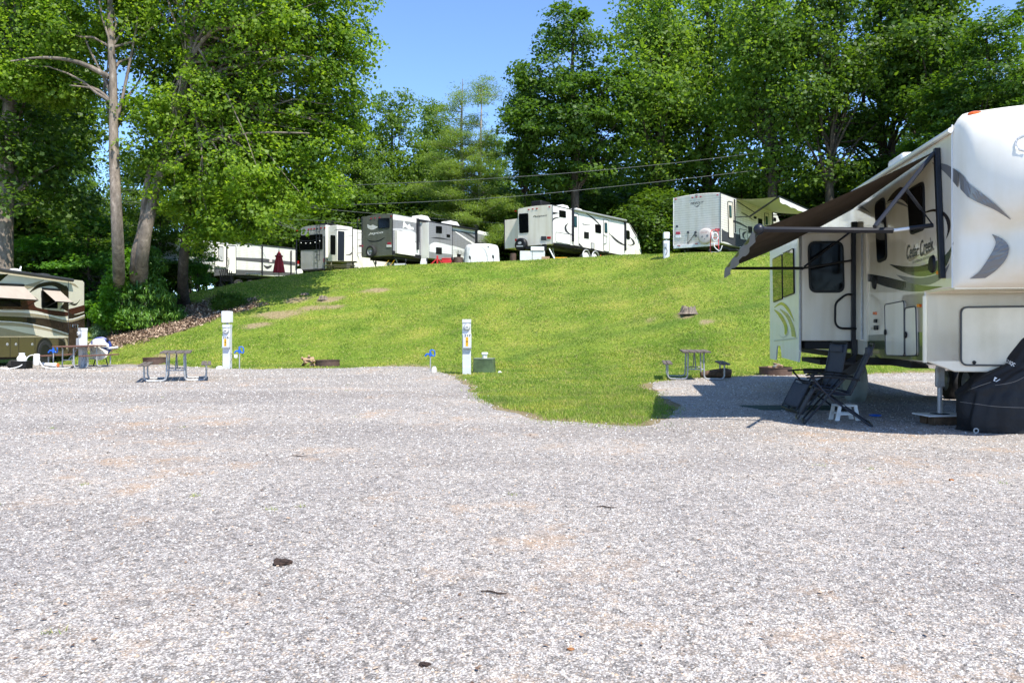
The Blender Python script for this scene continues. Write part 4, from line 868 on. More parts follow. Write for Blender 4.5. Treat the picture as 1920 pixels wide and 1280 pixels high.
# landing gear and entry steps
for (px, py, d) in ((1762, 780, .12), (1672, 738, W*.62)):
    yy = -.45 if d < 1 else -1.6; p = A.hit('y', yy, px, py); x = p.x
    if d > 1: x = 2.2
    lg = obj('landing_leg', box((x-.05,yy-.05,.55), (x+.05,yy+.05,1.0)).box((x-.08,yy+.03,.55), (x-.05,yy+.08,.95)), steel, RA, bevel=.01)
    obj('inner_tube', MB().tube([(x,yy,.17), (x,yy,.6)], .034, 12), steel, lg, smooth='auto'); obj('foot', MB().lathe([(.001,.165),(.13,.16),(.13,.15),(.001,.15)], 20, Matrix.Translation((x,yy,0))), under, lg)
    if d < 1: LEG1 = RA.matrix_basis if False else A.M @ Vector((x,yy,0))
    else: LEG2 = A.M @ Vector((x,yy,0))
for x in (5.0, 5.95): wheel(RA, (x,-.2,.38), .38, .24, mat('grey_tyre_cover', (.23,.26,.24), .6, bump=(6, .6, .04)), side=1)
for x in (5.0, 5.95): wheel(RA, (x,-W+.2,.38), .38, .24)
st_ = obj('entry_steps', MB(), blackm, RA) if False else None
sp = MB(); e0 = offhit(.1, 1612, 642); e1 = offhit(.95, 1508, 732)
for dx in (-.3, .3):
    sp.prism([(e0.x+dx,.08,.95), (e0.x+dx,.08,.78), (e0.x+dx,1.15,.03), (e0.x+dx,1.3,.03)], (.03,0,0))
for i in range(4): t = (i+.5)/4; sp.box((e0.x-.3,.1+.95*t,.9-.8*t-.02), (e0.x+.33,.35+.95*t,.9-.8*t+.01))
obj('entry_steps', sp, blackm, RA)
sc.view_layers[0].update()
# ================================================================ trailers on the hill
def undercart(root, L_, W_, zb, wheels, m=under, r=.36, x0=.4, jack=(.5,)):
    obj('chassis', box((x0,.25,zb-.16), (L_-.3,.4,zb)).box((x0,W_-.4,zb-.16), (L_-.3,W_-.25,zb)).box((x0,.3,zb-.1), (x0+.12,W_-.3,zb)).box((L_*.5,.2,zb-.2), (L_*.5+1.2,W_-.2,zb-.02)), m, root)
    for x in wheels: wheel(root, (x,.2,r-.02), r, .22); wheel(root, (x,W_-.2,r-.02), r, .22)
    for x in jack:
        for y in (.3, W_-.3): obj('stabiliser_jack', tube([(x,y,zb), (x+.35,y,.02)], .03, 6), steel, root)
# --- D: grey and white trailer with bird emblem
D, RD = frame_rt('grey and white siding trailer with olive rear wall, ladder and spare wheel', 'travel_trailer', -6.88, 43., .55, .835)
W = 2.4; c3 = cr(640, 370, 6)
h = lambda fr, x, y, C=ID: fr.hit('y', 0, *C(x, y))
za = h(D, 575, 185, c3).z; zb = h(D, 575, 650, c3).z; L_ = h(D, 1680, 500, c3).x; print('D', za, zb, L_, D.loc)
ds = h(D, 1500, 500, c3).x
shell('body', [(0,zb,za), (ds,zb,za), (L_-.9,zb,za-.05), (L_-.2,zb+.25,za-.65), (L_,zb+.6,za-1.2)], W, side_g, RD)
obj('rear_wall', MB().prism([(-.003,.03,zb+.02),(-.003,.03,za-.02)]+[(-.003,W*t,za+.06*(1-(2*t-1)**2)) for t in (.2,.35,.5,.65,.8)]+[(-.003,W-.03,za-.02),(-.003,W-.03,zb+.02)], (-.012,0,0)), side_o, RD)
swoosh(D, 'y', 0, c3, [(580,195),(840,240),(1250,320),(1500,362),(1660,400)], [(580,250),(840,285),(1250,365),(1500,400),(1665,440)], white, RD, name='upper_panel', n=6)
swoosh(D, 'y', 0, c3, [(580,350),(810,372),(880,520)], [(580,372),(700,380),(880,540)], lgrey, RD, n=6)
swoosh(D, 'y', 0, c3, [(985,540),(1060,505),(1240,540),(1400,590)], [(985,620),(1060,625),(1240,645),(1400,662)], side_w, RD, name='lower_panel')
swoosh(D, 'y', 0, c3, [(810,500),(880,520)], [(810,640),(880,645)], side_w, RD, name='lower_panel', n=3)
swoosh(D, 'y', 0, c3, [(1255,585),(1400,600),(1640,640)], [(1255,680),(1400,690),(1640,690)], side_w, RD, name='lower_panel', n=4)
swoosh(D, 'y', 0, c3, [(1290,385),(1400,455),(1500,520)], [(1275,385),(1385,465),(1475,525)], white, RD, n=6, off=.008)
swoosh(D, 'y', 0, c3, [(1010,455),(1100,450),(1235,480)], [(1010,458),(1100,468),(1235,482)], dgrey, RD); swoosh(D, 'y', 0, c3, [(985,528),(1080,508),(1180,520)], [(985,534),(1080,520),(1180,526)], dgrey, RD, off=.009)
swoosh(D, 'y', 0, c3, [(1340,380),(1420,400),(1500,450)], [(1340,384),(1420,420),(1500,470)], dgrey, RD, off=.01); swoosh(D, 'y', 0, c3, [(1600,470),(1650,500),(1685,560)], [(1600,475),(1645,515),(1680,570)], dgrey, RD, off=.01)
swoosh(D, 'y', 0, c3, [(580,600),(880,650),(1240,700),(1660,700)], [(580,645),(880,690),(1240,735),(1660,730)], blackp, RD, name='skirt_panel', off=.012, n=6)
sb, _ = panel(D, 'y', 0, c3, [(600,378),(803,405),(803,660),(604,632)], white, RD, 'slide_out', .18, .02)
for xx in (880, 1250): outline(D, 'y', 0, c3, [(xx,250 if xx < 1000 else 320),(xx,690)], .02, blackp, RD, 'slide_trim')
sl2 = h(D, 885, 290, c3); sl3 = h(D, 985, 290, c3); sd_ = .55
S2 = D; sA = D.hit('y', -.6, *c3(985, 285)); sB = D.hit('y', -.6, *c3(1245, 330))
obj('slide_out', box((sA.x,-.6,zb+.0), (sB.x,.0,za-.22)), side_g, RD, bevel=.015)
obj('slide_end', box((sA.x-.012,-.6,zb+.0), (sA.x,.0,za-.24)), white, RD)
swoosh(D, 'y', -.6, c3, [(990,535),(1060,505),(1240,545)], [(990,612),(1060,622),(1240,640)], side_w, RD, name='lower_panel')
swoosh(D, 'y', -.6, c3, [(1010,455),(1100,450),(1235,480)], [(1010,458),(1100,468),(1235,482)], dgrey, RD)
window(D, 'y', -.6, c3, [(1063,322),(1130,328),(1130,405),(1063,400)], blackp, glass, RD, r=.05); window(D, 'y', -.6, c3, [(1183,415),(1222,420),(1222,450),(1183,447)], blackp, glass, RD, r=.03, name='vent')
panel(D, 'y', -.6, c3, [(1063,560),(1130,566),(1130,640),(1063,635)], blackp, RD, 'vent_grille', .015, .03)
panel(D, 'y', 0, c3, [(1300,635),(1342,640),(1342,690),(1300,685)], blackp, RD, 'storage_door', .015, .02); panel(D, 'y', 0, c3, [(1530,505),(1595,512),(1595,530),(1530,525)], blackp, RD, 'vent_grille', .02, .02)
ws_ = window(D, 'x', -.015, c3, [(415,240),(545,232),(545,345),(418,352)], blackp, glass, RD, r=.08)
obj('corner_trim', tube([(0,0,zb), (0,0,za)], .025, 6).tube([(0,W,zb), (0,W,za)], .025, 6), blackp, RD)
for (x, y) in ((200,253),(335,240),(380,234),(430,229),(562,214)): lens(D, 'x', -.01, c3, (x, y), redl, RD, (7,6))
lens(D, 'x', -.01, c3, (224,547), redl, RD, (20,11), 'tail_light'); lens(D, 'x', -.01, c3, (540,518), redl, RD, (19,12), 'tail_light'); lens(D, 'x', -.01, c3, (537,547), plastic_w, RD, (26,13), 'number_plate')
ptext(D, 'x', -.016, c3, [(300,430),(470,412),(474,378),(304,398)], 'Jayco', plastic_w, RD, shear=.2, bold=.035)
swoosh(D, 'x', -.016, c3, [(290,318),(320,330),(350,308),(385,322),(412,330)], [(298,345),(325,362),(355,364),(385,352),(412,334)], plastic_w, RD); swoosh(D, 'x', -.016, c3, [(290,303),(330,318),(360,322)], [(300,335),(335,345),(360,340)], plastic_w, RD, off=.006)
swoosh(D, 'y', 0, c3, [(690,345),(700,270),(725,300),(745,318)], [(695,350),(715,330),(735,345),(750,350)], plastic_w, RD, off=.01); swoosh(D, 'y', 0, c3, [(735,330),(765,300),(780,330),(808,335)], [(735,350),(765,358),(785,362),(815,366)], plastic_w, RD, off=.01)
swoosh(D, 'x', -.016, c3, [(272,462),(320,485),(380,490),(440,475),(488,448)], [(285,470),(325,497),(380,500),(440,487),(490,452)], blackp, RD, off=.005)
sw = D.hit('x', -.16, *c3(335, 610)); q = wheel(RD, (-.16,sw.y,sw.z), .36, .22, None, 'x', 'spare_wheel')
ld = MB(); la = D.hit('x', -.12, *c3(183, 250)); lb2 = D.hit('x', -.12, *c3(228, 250))
for y in (la.y, lb2.y): ld.tube([(0,y,za+.02), (-.12,y,za-.08), (-.12,y,zb+.1), (-.02,y,zb)], .014, 6)
for i in range(6): z = zb+.25+(za-zb-.4)*i/5; ld.tube([(-.12,la.y,z), (-.12,lb2.y,z)], .012, 6)
obj('ladder', ld, blackm, RD)
obj('awning_roller', MB().tube([h(D, 860, 262, c3)+Vector((0,-.12,0)), h(D, 1520, 368, c3)+Vector((0,-.12,0))], .07, 10), blackm, RD, smooth='auto')
for x0_, y0_, y1_ in ((850,240,590),(1510,360,560)): a = h(D, x0_, y0_, c3); b = h(D, x0_-3, y1_, c3); obj('awning_arm', box((a.x-.06,-.13,b.z), (a.x+.06,0,a.z)), blackm, RD, bevel=.01)
for x, l in ((h(D,930,250,c3).x,1.1),(h(D,1260,300,c3).x,1.2)): acunit(RD, x, .7, za+.03, white, l, .8, .3)
acunit(RD, L_-1.3, .4, za-.05, orl, .3, .05, .12)
undercart(RD, L_, W, zb, (L_*.45, L_*.45+.95), jack=(.5, L_-1))
obj('fender', tube([(L_*.45-.42,.03,.35),(L_*.45-.3,.03,.68),(L_*.45,.03,.82),(L_*.45+.35,.03,.65),(L_*.45+.48,.03,.55),(L_*.45+.6,.03,.65),(L_*.45+.95,.03,.82),(L_*.45+1.25,.03,.68),(L_*.45+1.38,.03,.35)], .04, 6), steel, RD, smooth=True)
# --- C: white trailer
Cf, RC = frame_rt('white trailer with pale grey rear wall, black roof box and covered spare wheel', 'travel_trailer', 2.30, 42.5, .6, .8)
W = 2.45; c4 = cr(930, 350, 6.4); za = h(Cf, 678, 220, c4).z; zb = h(Cf, 683, 690, c4).z; L_ = h(Cf, 1745, 700, c4).x; print('C', za, zb, L_, Cf.loc)
xs_ = h(Cf, 1600, 430, c4).x
shell('body', [(0,zb,za), (xs_,zb,za), (L_-.55,zb,za-.75), (L_-.1,zb,za-1.6), (L_,zb+.1,za-2.0)], W, white, RC)
obj('rear_wall', MB().prism([(-.003,.03,zb+.02),(-.003,.03,za-.02)]+[(-.003,W*t,za+.06*(1-(2*t-1)**2)) for t in (.2,.35,.5,.65,.8)]+[(-.003,W-.03,za-.02),(-.003,W-.03,zb+.02)], (-.012,0,0)), offs, RC)
obj('corner_trim', tube([(0,0,zb), (0,0,za)], .022, 6).tube([(0,0,za), (xs_,0,za)], .025, 6), dgrey, RC)
window(Cf, 'x', -.015, c4, [(275,325),(388,318),(393,552),(282,560)], blackp, glass, RC, r=.09)
window(Cf, 'y', 0, c4, [(755,280),(835,292),(838,375),(757,362)], blackp, glass, RC, r=.06)
window(Cf, 'y', 0, c4, [(1186,448),(1258,458),(1260,562),(1190,550)], blackp, glass, RC, r=.1); window(Cf, 'y', 0, c4, [(1563,520),(1602,530),(1605,635),(1566,630)], blackp, glass, RC, r=.12)
window(Cf, 'y', 0, c4, [(1055,540),(1112,548),(1112,625),(1055,618)], blackp, blackp, RC, r=.02, name='vent_grille'); window(Cf, 'y', 0, c4, [(1137,672),(1178,678),(1178,752),(1137,746)], blackp, lgrey, RC, r=.02, name='vent_grille')
for cs, pn in (([(925,312),(982,322),(990,712),(930,705)], [(932,352),(968,356),(970,488),(937,482)]), ([(1285,392),(1348,402),(1358,780),(1290,770)], [(1300,430),(1332,435),(1335,558),(1302,550)])):
    dd, q = panel(Cf, 'y', 0, c4, cs, white, RC, 'door', .02, .1); obj('door_seal', MB().tube([v+Vector((0,-.02,0)) for v in q]+[q[0]+Vector((0,-.02,0))], .018, 5), dgrey, dd)
    window(Cf, 'y', -.02, c4, pn, blackp, glassb, dd, r=.05, bw=.05)
outline(Cf, 'y', 0, c4, [(1290,575),(1325,595),(1320,670),(1288,685)], .02, steel, RC, 'grab_handle', off=.06)
dd, q = panel(Cf, 'y', 0, c4, [(716,545),(890,572),(890,695),(716,662)], white, RC, 'storage_door', .015, .05); obj('door_seal', MB().tube([v+Vector((0,-.016,0)) for v in q]+[q[0]+Vector((0,-.016,0))], .014, 5), dgrey, dd)
panel(Cf, 'y', 0, c4, [(1668,752),(1730,760),(1733,828),(1668,825)], offs, RC, 'storage_door', .015, .03)
for up, lo in (([(870,435),(825,470),(830,535),(900,580),(1020,610)], [(872,437),(845,480),(860,535),(925,585),(1020,612)]), ([(1350,550),(1430,620),(1500,668),(1560,708)], [(1355,558),(1420,640),(1490,690),(1560,712)]), ([(1080,318),(1160,365),(1215,415),(1265,478)], [(1080,325),(1150,380),(1210,432),(1262,482)]),
    ([(1600,600),(1650,640),(1665,690),(1610,710),(1560,680)], [(1600,602),(1632,650),(1640,685),(1605,700),(1560,682)]), ([(682,302),(720,308),(755,318)], [(682,338),(720,328),(755,322)]), ([(682,378),(720,368),(770,368)], [(682,420),(700,392),(770,370)]), ([(930,632),(990,670),(1060,740)], [(930,648),(985,700),(1050,745)]), ([(1590,435),(1660,540),(1720,650)], [(1590,440),(1650,550),(1718,655)])):
    swoosh(Cf, 'y', 0, c4, up, lo, dgrey, RC)
swoosh(Cf, 'y', 0, c4, [(1615,430),(1660,480),(1715,620)], [(1605,432),(1640,490),(1700,600)], glass, RC, off=.01, name='front_window')
for up in ([(900,480),(890,540),(935,590),(1010,620)], [(1390,575),(1460,640),(1540,705)], [(1560,735),(1620,750),(1655,710)]): swoosh(Cf, 'y', 0, c4, up, [(x, y+6) for x, y in up], lgrey, RC)
ptext(Cf, 'x', -.016, c4, [(442,375),(612,360),(615,333),(446,348)], 'Passport', dgrey, RC, shear=.3, bold=.02); ptext(Cf, 'y', 0, c4, [(1030,462),(1125,474),(1127,452),(1032,438)], 'Passport', dgrey, RC, shear=.3, bold=.02)
for (x, y) in ((236,294),(394,275),(443,269),(492,263),(642,244)): lens(Cf, 'x', -.01, c4, (x, y), redl, RC, (9,6))
lens(Cf, 'x', -.01, c4, (637,613), redl, RC, (22,14), 'tail_light'); lens(Cf, 'x', -.01, c4, (575,621), dgrey, RC, (31,25), 'number_plate'); lens(Cf, 'x', -.01, c4, (240,640), redl, RC, (9,14), 'tail_light')
sw = Cf.hit('x', -.2, *c4(303, 697)); q = wheel(RC, (-.2,sw.y,sw.z), .37, .24, blackp, 'x', 'spare_wheel')
p_ = [Cf.hit('x', -.36, *c4(*c)) for c in ((245,722),(325,720),(325,705),(245,706))]; obj('cover_emblem', MB().add(p_, [(0,1,2,3)]), lgrey, q).data.transform(Matrix.Translation(-Vector(q.location)))
obj('cover_badge', MB().lathe([(.001,0),(.13,0)], 20, Matrix.Translation((-.155,0,.09)) @ Matrix.Rotation(R(-90), 4, 'Y') @ Matrix.Diagonal((.6,1,1,1))), lgrey, q)
obj('bumper', box((-.25,.5,zb-.18), (-.1,W-.2,zb-.05)).box((-.3,.35,zb-.35), (-.05,.5,zb)), blackm, RC)
s0 = Cf.hit('x', .35, *c4(104, 345)); obj('slide_out', box((.35,W,zb), (3.2,s0.y,za-.5)), offs, RC, bevel=.015); obj('slide_trim', box((.33,s0.y-.01,zb-.04), (3.22,s0.y+.04,za-.46)), blackp, RC)
obj('roof_unit', box((.3,1.0,za+.06), (1.3,1.7,za+.42)), blackp, RC, bevel=.05)
for x in (h(Cf,840,240,c4).x, h(Cf,1010,270,c4).x): acunit(RC, x, .6, za+.02, white, 1.0, .6, .25)
obj('awning_roller', MB().tube([h(Cf, 915, 275, c4)+Vector((0,-.1,0)), h(Cf, 1545, 410, c4)+Vector((0,-.1,0))], .07, 10), steel, RC, smooth='auto')
for x0_, y0_, y1_ in ((913,262,660),(1542,410,770)): a = h(Cf, x0_, y0_, c4); b = h(Cf, x0_, y1_, c4); obj('awning_arm', box((a.x-.06,-.12,b.z), (a.x+.06,0,a.z)), blackm, RC, bevel=.01)
swoosh(Cf, 'y', 0, c4, [(685,670),(890,700),(1000,715),(1290,778),(1560,828)], [(685,700),(890,740),(1000,745),(1290,795),(1560,840)], blackp, RC, name='skirt_panel', n=6)
wx = h(Cf, 1080, 800, c4).x; wx2 = h(Cf, 1190, 800, c4).x; undercart(RC, L_, W, zb, (wx, wx2), jack=(.4, L_-1.5))
fp = []
for cx_ in (wx, wx2): fp += [(cx_+.46*math.cos(t), -.02, .36+.5*math.sin(t)) for t in [math.pi-math.pi*i/8 for i in range(9)]]
obj('fender', MB().tube(fp, .05, 6), steel, RC, smooth=True); obj('wheel_cover', MB().ball((wx+.05,.03,.3), (.42,.06,.42), 14, 8).ball((wx2-.05,.03,.3), (.42,.06,.42), 14, 8), vinyl_w, RC, smooth=True)
obj('ladder_tube', tube([Cf.hit('x', -.1, *c4(640, 745)), Cf.hit('x', -.3, *c4(705, 870))], .035, 8), plastic_w, RC)
# --- B: cream siding trailer with its awning open
Bf, RB = frame_rt('cream siding trailer with a windowless rear wall and an open pale awning', 'travel_trailer', 10.05, 36., .61, .79)
W = 2.45; c5 = cr(1220, 340, 5.647); za = h(Bf, 740, 120, c5).z; zb = h(Bf, 750, 655, c5).z; L_ = h(Bf, 1385, 380, c5).x; print('B', za, zb, L_, Bf.loc)
shell('body', [(0,zb,za), (L_-.8,zb,za), (L_-.15,zb+.1,za-.5), (L_,zb+.3,za-1.0)], W, side_c, RB)
obj('corner_trim', tube([(0,0,zb), (0,0,za)], .022, 6), dgrey, RB); obj('corner_trim', tube([(0,W,zb), (0,W,za)], .02, 6), plastic_w, RB); obj('roof_edge', tube([(0,0,za), (L_-.8,0,za)], .025, 6), blackp, RB)
obj('bumper', box((-.12,.05,zb-.13), (-.02,W-.05,zb+.02)), plastic_w, RB, bevel=.01)
for x in (485, 300): lens(Bf, 'x', -.12, c5, (x, 662 if x > 400 else 682), redl, RB, (15,4), 'reflector')
for (x, y) in ((265,190),(443,172),(485,167),(530,163),(708,146)): lens(Bf, 'x', 0, c5, (x, y), redl, RB, (9,5))
lens(Bf, 'x', 0, c5, (485,148), dgrey, RB, (13,5), 'camera'); lens(Bf, 'x', 0, c5, (289,548), redl, RB, (22,14), 'tail_light'); lens(Bf, 'x', 0, c5, (707,514), redl, RB, (24,14), 'tail_light'); lens(Bf, 'x', 0, c5, (292,582), plastic_w, RB, (26,14), 'number_plate')
ptext(Bf, 'x', 0, c5, [(418,248),(558,236),(565,210),(425,222)], 'HIDEOUT', dgrey, RB, shear=.3, bold=.02); swoosh(Bf, 'x', 0, c5, [(460,255),(485,262),(510,250),(520,246)], [(460,258),(485,270),(500,268),(520,249)], dgrey, RB)
for (x, y) in ((396,540),(475,540),(478,575),(279,476)):
    q = Bf.hit('x', 0, *c5(x, y)); obj('inlet', MB().lathe([(.001,.03),(.05,.03),(.07,0)], 14, Matrix.Translation(q) @ Matrix.Rotation(R(-90), 4, 'Y')), dgrey, RB)
obj('power_cable', MB().tube([Bf.hit('x', -.05, *c5(*c)) for c in ((396,550),(392,620),(397,700),(400,740))], .012, 6).tube([Bf.hit('x', -.05, *c5(*c)) for c in ((475,545),(440,590),(405,640),(385,655))], .014, 6), inkm, RB)
sw = Bf.hit('x', -.22, *c5(580, 580)); q = wheel(RB, (-.2,sw.y,sw.z), .36, .2, mat('cream_vinyl', (.66, .56, .5), .5), 'x', 'spare_wheel')
for dy, dz, s in ((.12,-.03,.05),(-.14,-.0,.06),(0,-.14,.03)): obj('cover_emblem', MB().lathe([(.001,0),(s,0)], 10, Matrix.Translation((-.13,dy,dz)) @ Matrix.Rotation(R(-90), 4, 'Y')), mgrey, q)
t_ = ptext(Bf, 'x', -.335, c5, [(530,552),(600,545),(600,530),(530,537)], 'Camp', redl, q, shear=.3); t_.data.transform(Matrix.Translation(-Vector(q.location)))
swoosh(Bf, 'y', 0, c5, [(752,500),(800,535),(900,548),(1020,600),(1200,625)], [(752,640),(800,642),(900,690),(1020,690),(1200,690)], dgrey, RB, name='lower_panel', n=8)
for cs, pn in (([(812,212),(862,222),(876,600),(824,595)], [(828,252),(852,258),(856,385),(832,382)]), ([(1200,335),(1245,345),(1250,470),(1205,470)], [(1215,368),(1236,374),(1238,460),(1217,458)])):
    dd, q = panel(Bf, 'y', 0, c5, cs, mat('cream_door', (.68,.62,.52), .4), RB, 'door', .02, .08); obj('door_seal', MB().tube([v+Vector((0,-.02,0)) for v in q]+[q[0]+Vector((0,-.02,0))], .018, 5), blackp, dd)
    window(Bf, 'y', -.02, c5, pn, blackp, glassb, dd, r=.04, bw=.03)
window(Bf, 'y', 0, c5, [(1135,390),(1178,400),(1180,470),(1137,468)], blackp, glass, RB, r=.06); window(Bf, 'y', 0, c5, [(1030,475),(1072,482),(1073,552),(1034,548)], blackp, blackp, RB, r=.02, name='vent_grille'); window(Bf, 'y', 0, c5, [(1090,368),(1118,375),(1118,400),(1090,395)], blackp, glass, RB, r=.02)
window(Bf, 'y', 0, c5, [(1300,380),(1325,388),(1325,425),(1300,420)], blackp, glass, RB, r=.04); dd, q = panel(Bf, 'y', 0, c5, [(935,502),(1018,520),(1025,625),(945,612)], mat('cream_door', (.68,.62,.52), .4), RB, 'storage_door', .02, .05)
obj('door_seal', MB().tube([v+Vector((0,-.02,0)) for v in q]+[q[0]+Vector((0,-.02,0))], .016, 5), blackp, dd); swoosh(Bf, 'y', -.02, c5, [(1015,530),(975,545),(975,590),(1010,622)], [(1015,540),(992,560),(990,590),(1010,624)], dgrey, RB)
for up, lo in (([(830,440),(860,412),(920,425),(1020,480)], [(840,445),(865,435),(920,445),(1030,500)]), ([(955,325),(1020,355),(1095,415)], [(960,335),(1020,370),(1100,422)])): swoosh(Bf, 'y', 0, c5, up, lo, dgrey, RB)
outline(Bf, 'y', 0, c5, [(883,190),(890,545)], .035, blackm, RB, 'awning_post', off=.03); outline(Bf, 'y', 0, c5, [(1285,310),(1290,450)], .03, blackm, RB, 'awning_post', off=.03)
w0 = h(Bf, 905, 180, c5); w1 = h(Bf, 1290, 305, c5); w0.z = w1.z = za-.03
r0 = Bf.hit('y', -2.4, *c5(1358, 162)); r1 = Bf.hit('y', -2.4, *c5(1640, 268)); r1.z = r0.z-.05; r1.x = w1.x+.1
rows = [[(a.x*(1-u)+b.x*u, a.y*(1-u)+b.y*u, a.z*(1-u)+b.z*u-.05*math.sin(u*3.14)) for u in [j/10 for j in range(11)]] for a, b in [(w0.lerp(w1, v), r0.lerp(r1, v)) for v in [i/10 for i in range(11)]]]
obj('awning_fabric', MB().grid(rows), mat('pale_awning_fabric', (.6, .58, .54), .7), RB, smooth=True)
obj('awning_valance', MB().grid([[tuple(p+Vector((0,-.02,0))), tuple(p+Vector((0,-.06,-.28-.03*math.sin(i*2))))] for i, p in enumerate([r0.lerp(r1, j/16) for j in range(17)])]), mat('pale_awning_fabric', (.6, .58, .54), .7), RB)
obj('awning_roller', MB().tube([r0, r1], .05, 10), blackm, RB); pm_ = h(Bf, 890, 380, c5)
mid = Bf.hit('y', -.7, *c5(1050, 372)); obj('awning_arm', MB().tube([r0, mid], .045, 8), blackm, RB); obj('awning_arm', MB().tube([mid, Vector((pm_.x,-.05,pm_.z))], .022, 6).tube([Vector((w0.x,-.05,za-.15)), Bf.hit('y', -.6, *c5(1100, 330))], .022, 6).tube([Vector((w1.x,-.05,za-.2)), r1], .03, 6), blackm, RB)
acunit(RB, 1.2, 1.2, za+.05, plastic_w, 1.0, .7, .12); undercart(RB, L_, W, zb, (L_*.42, L_*.42+.9), jack=(.5, L_-1)); obj('steps', box((h(Bf,840,600,c5).x-.3,-.45,zb-.3), (h(Bf,840,600,c5).x+.3,.0,zb-.25)), under, RB)
# --- E: grey-backed fifth wheel with rear ladder
E_, RE = frame_rt('fifth wheel with a grey rear wall, wide black rear window and white slide room', 'fifth_wheel_camper', -12.46, 50., .55, .835)
W = 2.45; c2 = cr(340, 370, 5.647); za = h(E_, 1530, 292, c2).z; zb = h(E_, 1530, 752, c2).z; L_ = 10.; print('E', za, zb, E_.loc)
lg_ = mat('light_grey_gelcoat', (.36, .365, .37), .3, coat=.4); shell('body', [(0,zb,za), (L_,zb,za)], W, white, RE)
obj('rear_wall', MB().prism([(-.003,.02,zb),(-.003,.02,za)]+[(-.003,W*t,za+.06*(1-(2*t-1)**2)) for t in (.2,.35,.5,.65,.8)]+[(-.003,W-.02,za),(-.003,W-.02,zb)], (-.03,0,0)), lg_, RE)
window(E_, 'x', -.033, c2, [(1250,405),(1497,388),(1497,552),(1252,562)], blackp, glass, RE, r=.1)
for (x, y) in ((1228,352),(1348,340),(1378,337),(1410,333),(1440,330),(1480,326),(1520,322)): lens(E_, 'x', -.03, c2, (x, y), redl if x not in (1440,) else blackp, RE, (7,6))
ptext(E_, 'x', -.035, c2, [(1325,378),(1415,372),(1418,358),(1328,364)], 'MONTANA', plastic_w, RE, shear=.2); lens(E_, 'x', -.03, c2, (1232,690), redl, RE, (14,18), 'tail_light'); lens(E_, 'x', -.03, c2, (1232,715), plastic_w, RE, (14,10), 'number_plate'); lens(E_, 'x', -.03, c2, (1515,665), redl, RE, (9,20), 'tail_light')
ld = MB(); ya = E_.hit('x', -.15, *c2(1428, 400)).y; yb = E_.hit('x', -.15, *c2(1465, 400)).y
for y in (ya, yb): ld.tube([(0,y,za+.05), (-.15,y,za), (-.15,y,zb+.55)], .018, 6)
for i in range(7): ld.tube([(-.15,ya,zb+.55+(za-zb-.6)*i/6), (-.15,yb,zb+.55+(za-zb-.6)*i/6)], .014, 6)
obj('ladder', ld, blackm, RE)
e_out = .9; e0_ = E_.hit('y', -e_out, *c2(1540, 300)); e1_ = E_.hit('y', -e_out, *c2(1810, 320)); obj('slide_out', box((.15,-e_out,zb+.45), (e1_.x,0,za-.05)), white, RE, bevel=.02)
window(E_, 'y', -e_out, c2, [(1577,398),(1630,402),(1630,612),(1577,605)], blackp, glass, RE, r=.1); panel(E_, 'y', -e_out, c2, [(1658,355),(1725,362),(1722,672),(1655,668)], mat('navy_panel', (.02,.025,.04), .3), RE, 'dark_panel', .02, 0)
swoosh(E_, 'y', -e_out, c2, [(1615,350),(1680,335),(1780,348)], [(1615,352),(1680,345),(1780,351)], dgrey, RE); swoosh(E_, 'y', -e_out, c2, [(1740,605),(1780,600),(1805,575)], [(1740,610),(1785,612),(1805,600)], dgrey, RE); swoosh(E_, 'y', -e_out, c2, [(1740,415),(1780,405),(1808,402)], [(1740,420),(1780,412),(1808,408)], lgrey, RE)
outline(E_, 'y', -e_out, c2, [(1812,300),(1810,690)], .035, blackp, RE, 'slide_trim'); panel(E_, 'y', 0, c2, [(1535,640),(1600,690),(1830,690),(1830,765),(1535,755)], side_d, RE, 'lower_panel', .01, 0)
acunit(RE, .8, 1.2, za+.05, blackp, 1.3, .8, .3); undercart(RE, L_, W, zb, (4.5, 5.4), jack=(.4,))
obj('bumper', box((-.15,.1,zb-.1), (-.03,W-.1,zb)), blackm, RE)
# --- F: long white siding trailer with dark stripes behind the trees
Ff, RF = frame_rt('long white siding trailer with dark stripes, half hidden by the drooping tree', 'travel_trailer', (330-960)/1400*44.5, 44.5, .6, .8)
W = 2.4; za = h(Ff, 850, 508, c2).z; zb = h(Ff, 580, 812, c2).z; L_ = h(Ff, 1210, 600, c2).x; print('F', za, zb, L_, Ff.loc)
shell('body', [(0,zb,za), (L_,zb,za)], W, side_w, RF); obj('roof_edge', tube([(0,-.02,za), (L_,-.02,za)], .035, 6), dgrey, RF)
swoosh(Ff, 'y', 0, c2, [(345,610),(580,635),(850,645),(1205,685)], [(345,655),(580,665),(850,690),(1205,722)], side_d, RF, n=4); swoosh(Ff, 'y', 0, c2, [(345,745),(580,765),(850,775),(1205,800)], [(345,830),(580,820),(850,822),(1205,830)], side_d, RF, n=4)
dd, q = panel(Ff, 'y', 0, c2, [(482,508),(575,515),(577,808),(482,800)], white, RF, 'door', .03, .08); obj('door_seal', MB().tube([v+Vector((0,-.03,0)) for v in q]+[q[0]+Vector((0,-.03,0))], .022, 5), blackp, dd)
d2_, q = panel(Ff, 'y', 0, c2, [(350,490),(470,500),(470,742),(350,735)], white, RF, 'open_door', .06, .08); obj('door_seal', MB().tube([v+Vector((0,-.06,0)) for v in q]+[q[0]+Vector((0,-.06,0))], .022, 5), blackp, d2_)
window(Ff, 'y', -.06, c2, [(388,515),(445,522),(445,680),(390,672)], blackp, lgrey, d2_, r=.08); window(Ff, 'y', 0, c2, [(150,520),(325,520),(325,680),(150,670)], dgrey, mat('window_blind', (.5,.52,.45), .5), RF, r=.06)
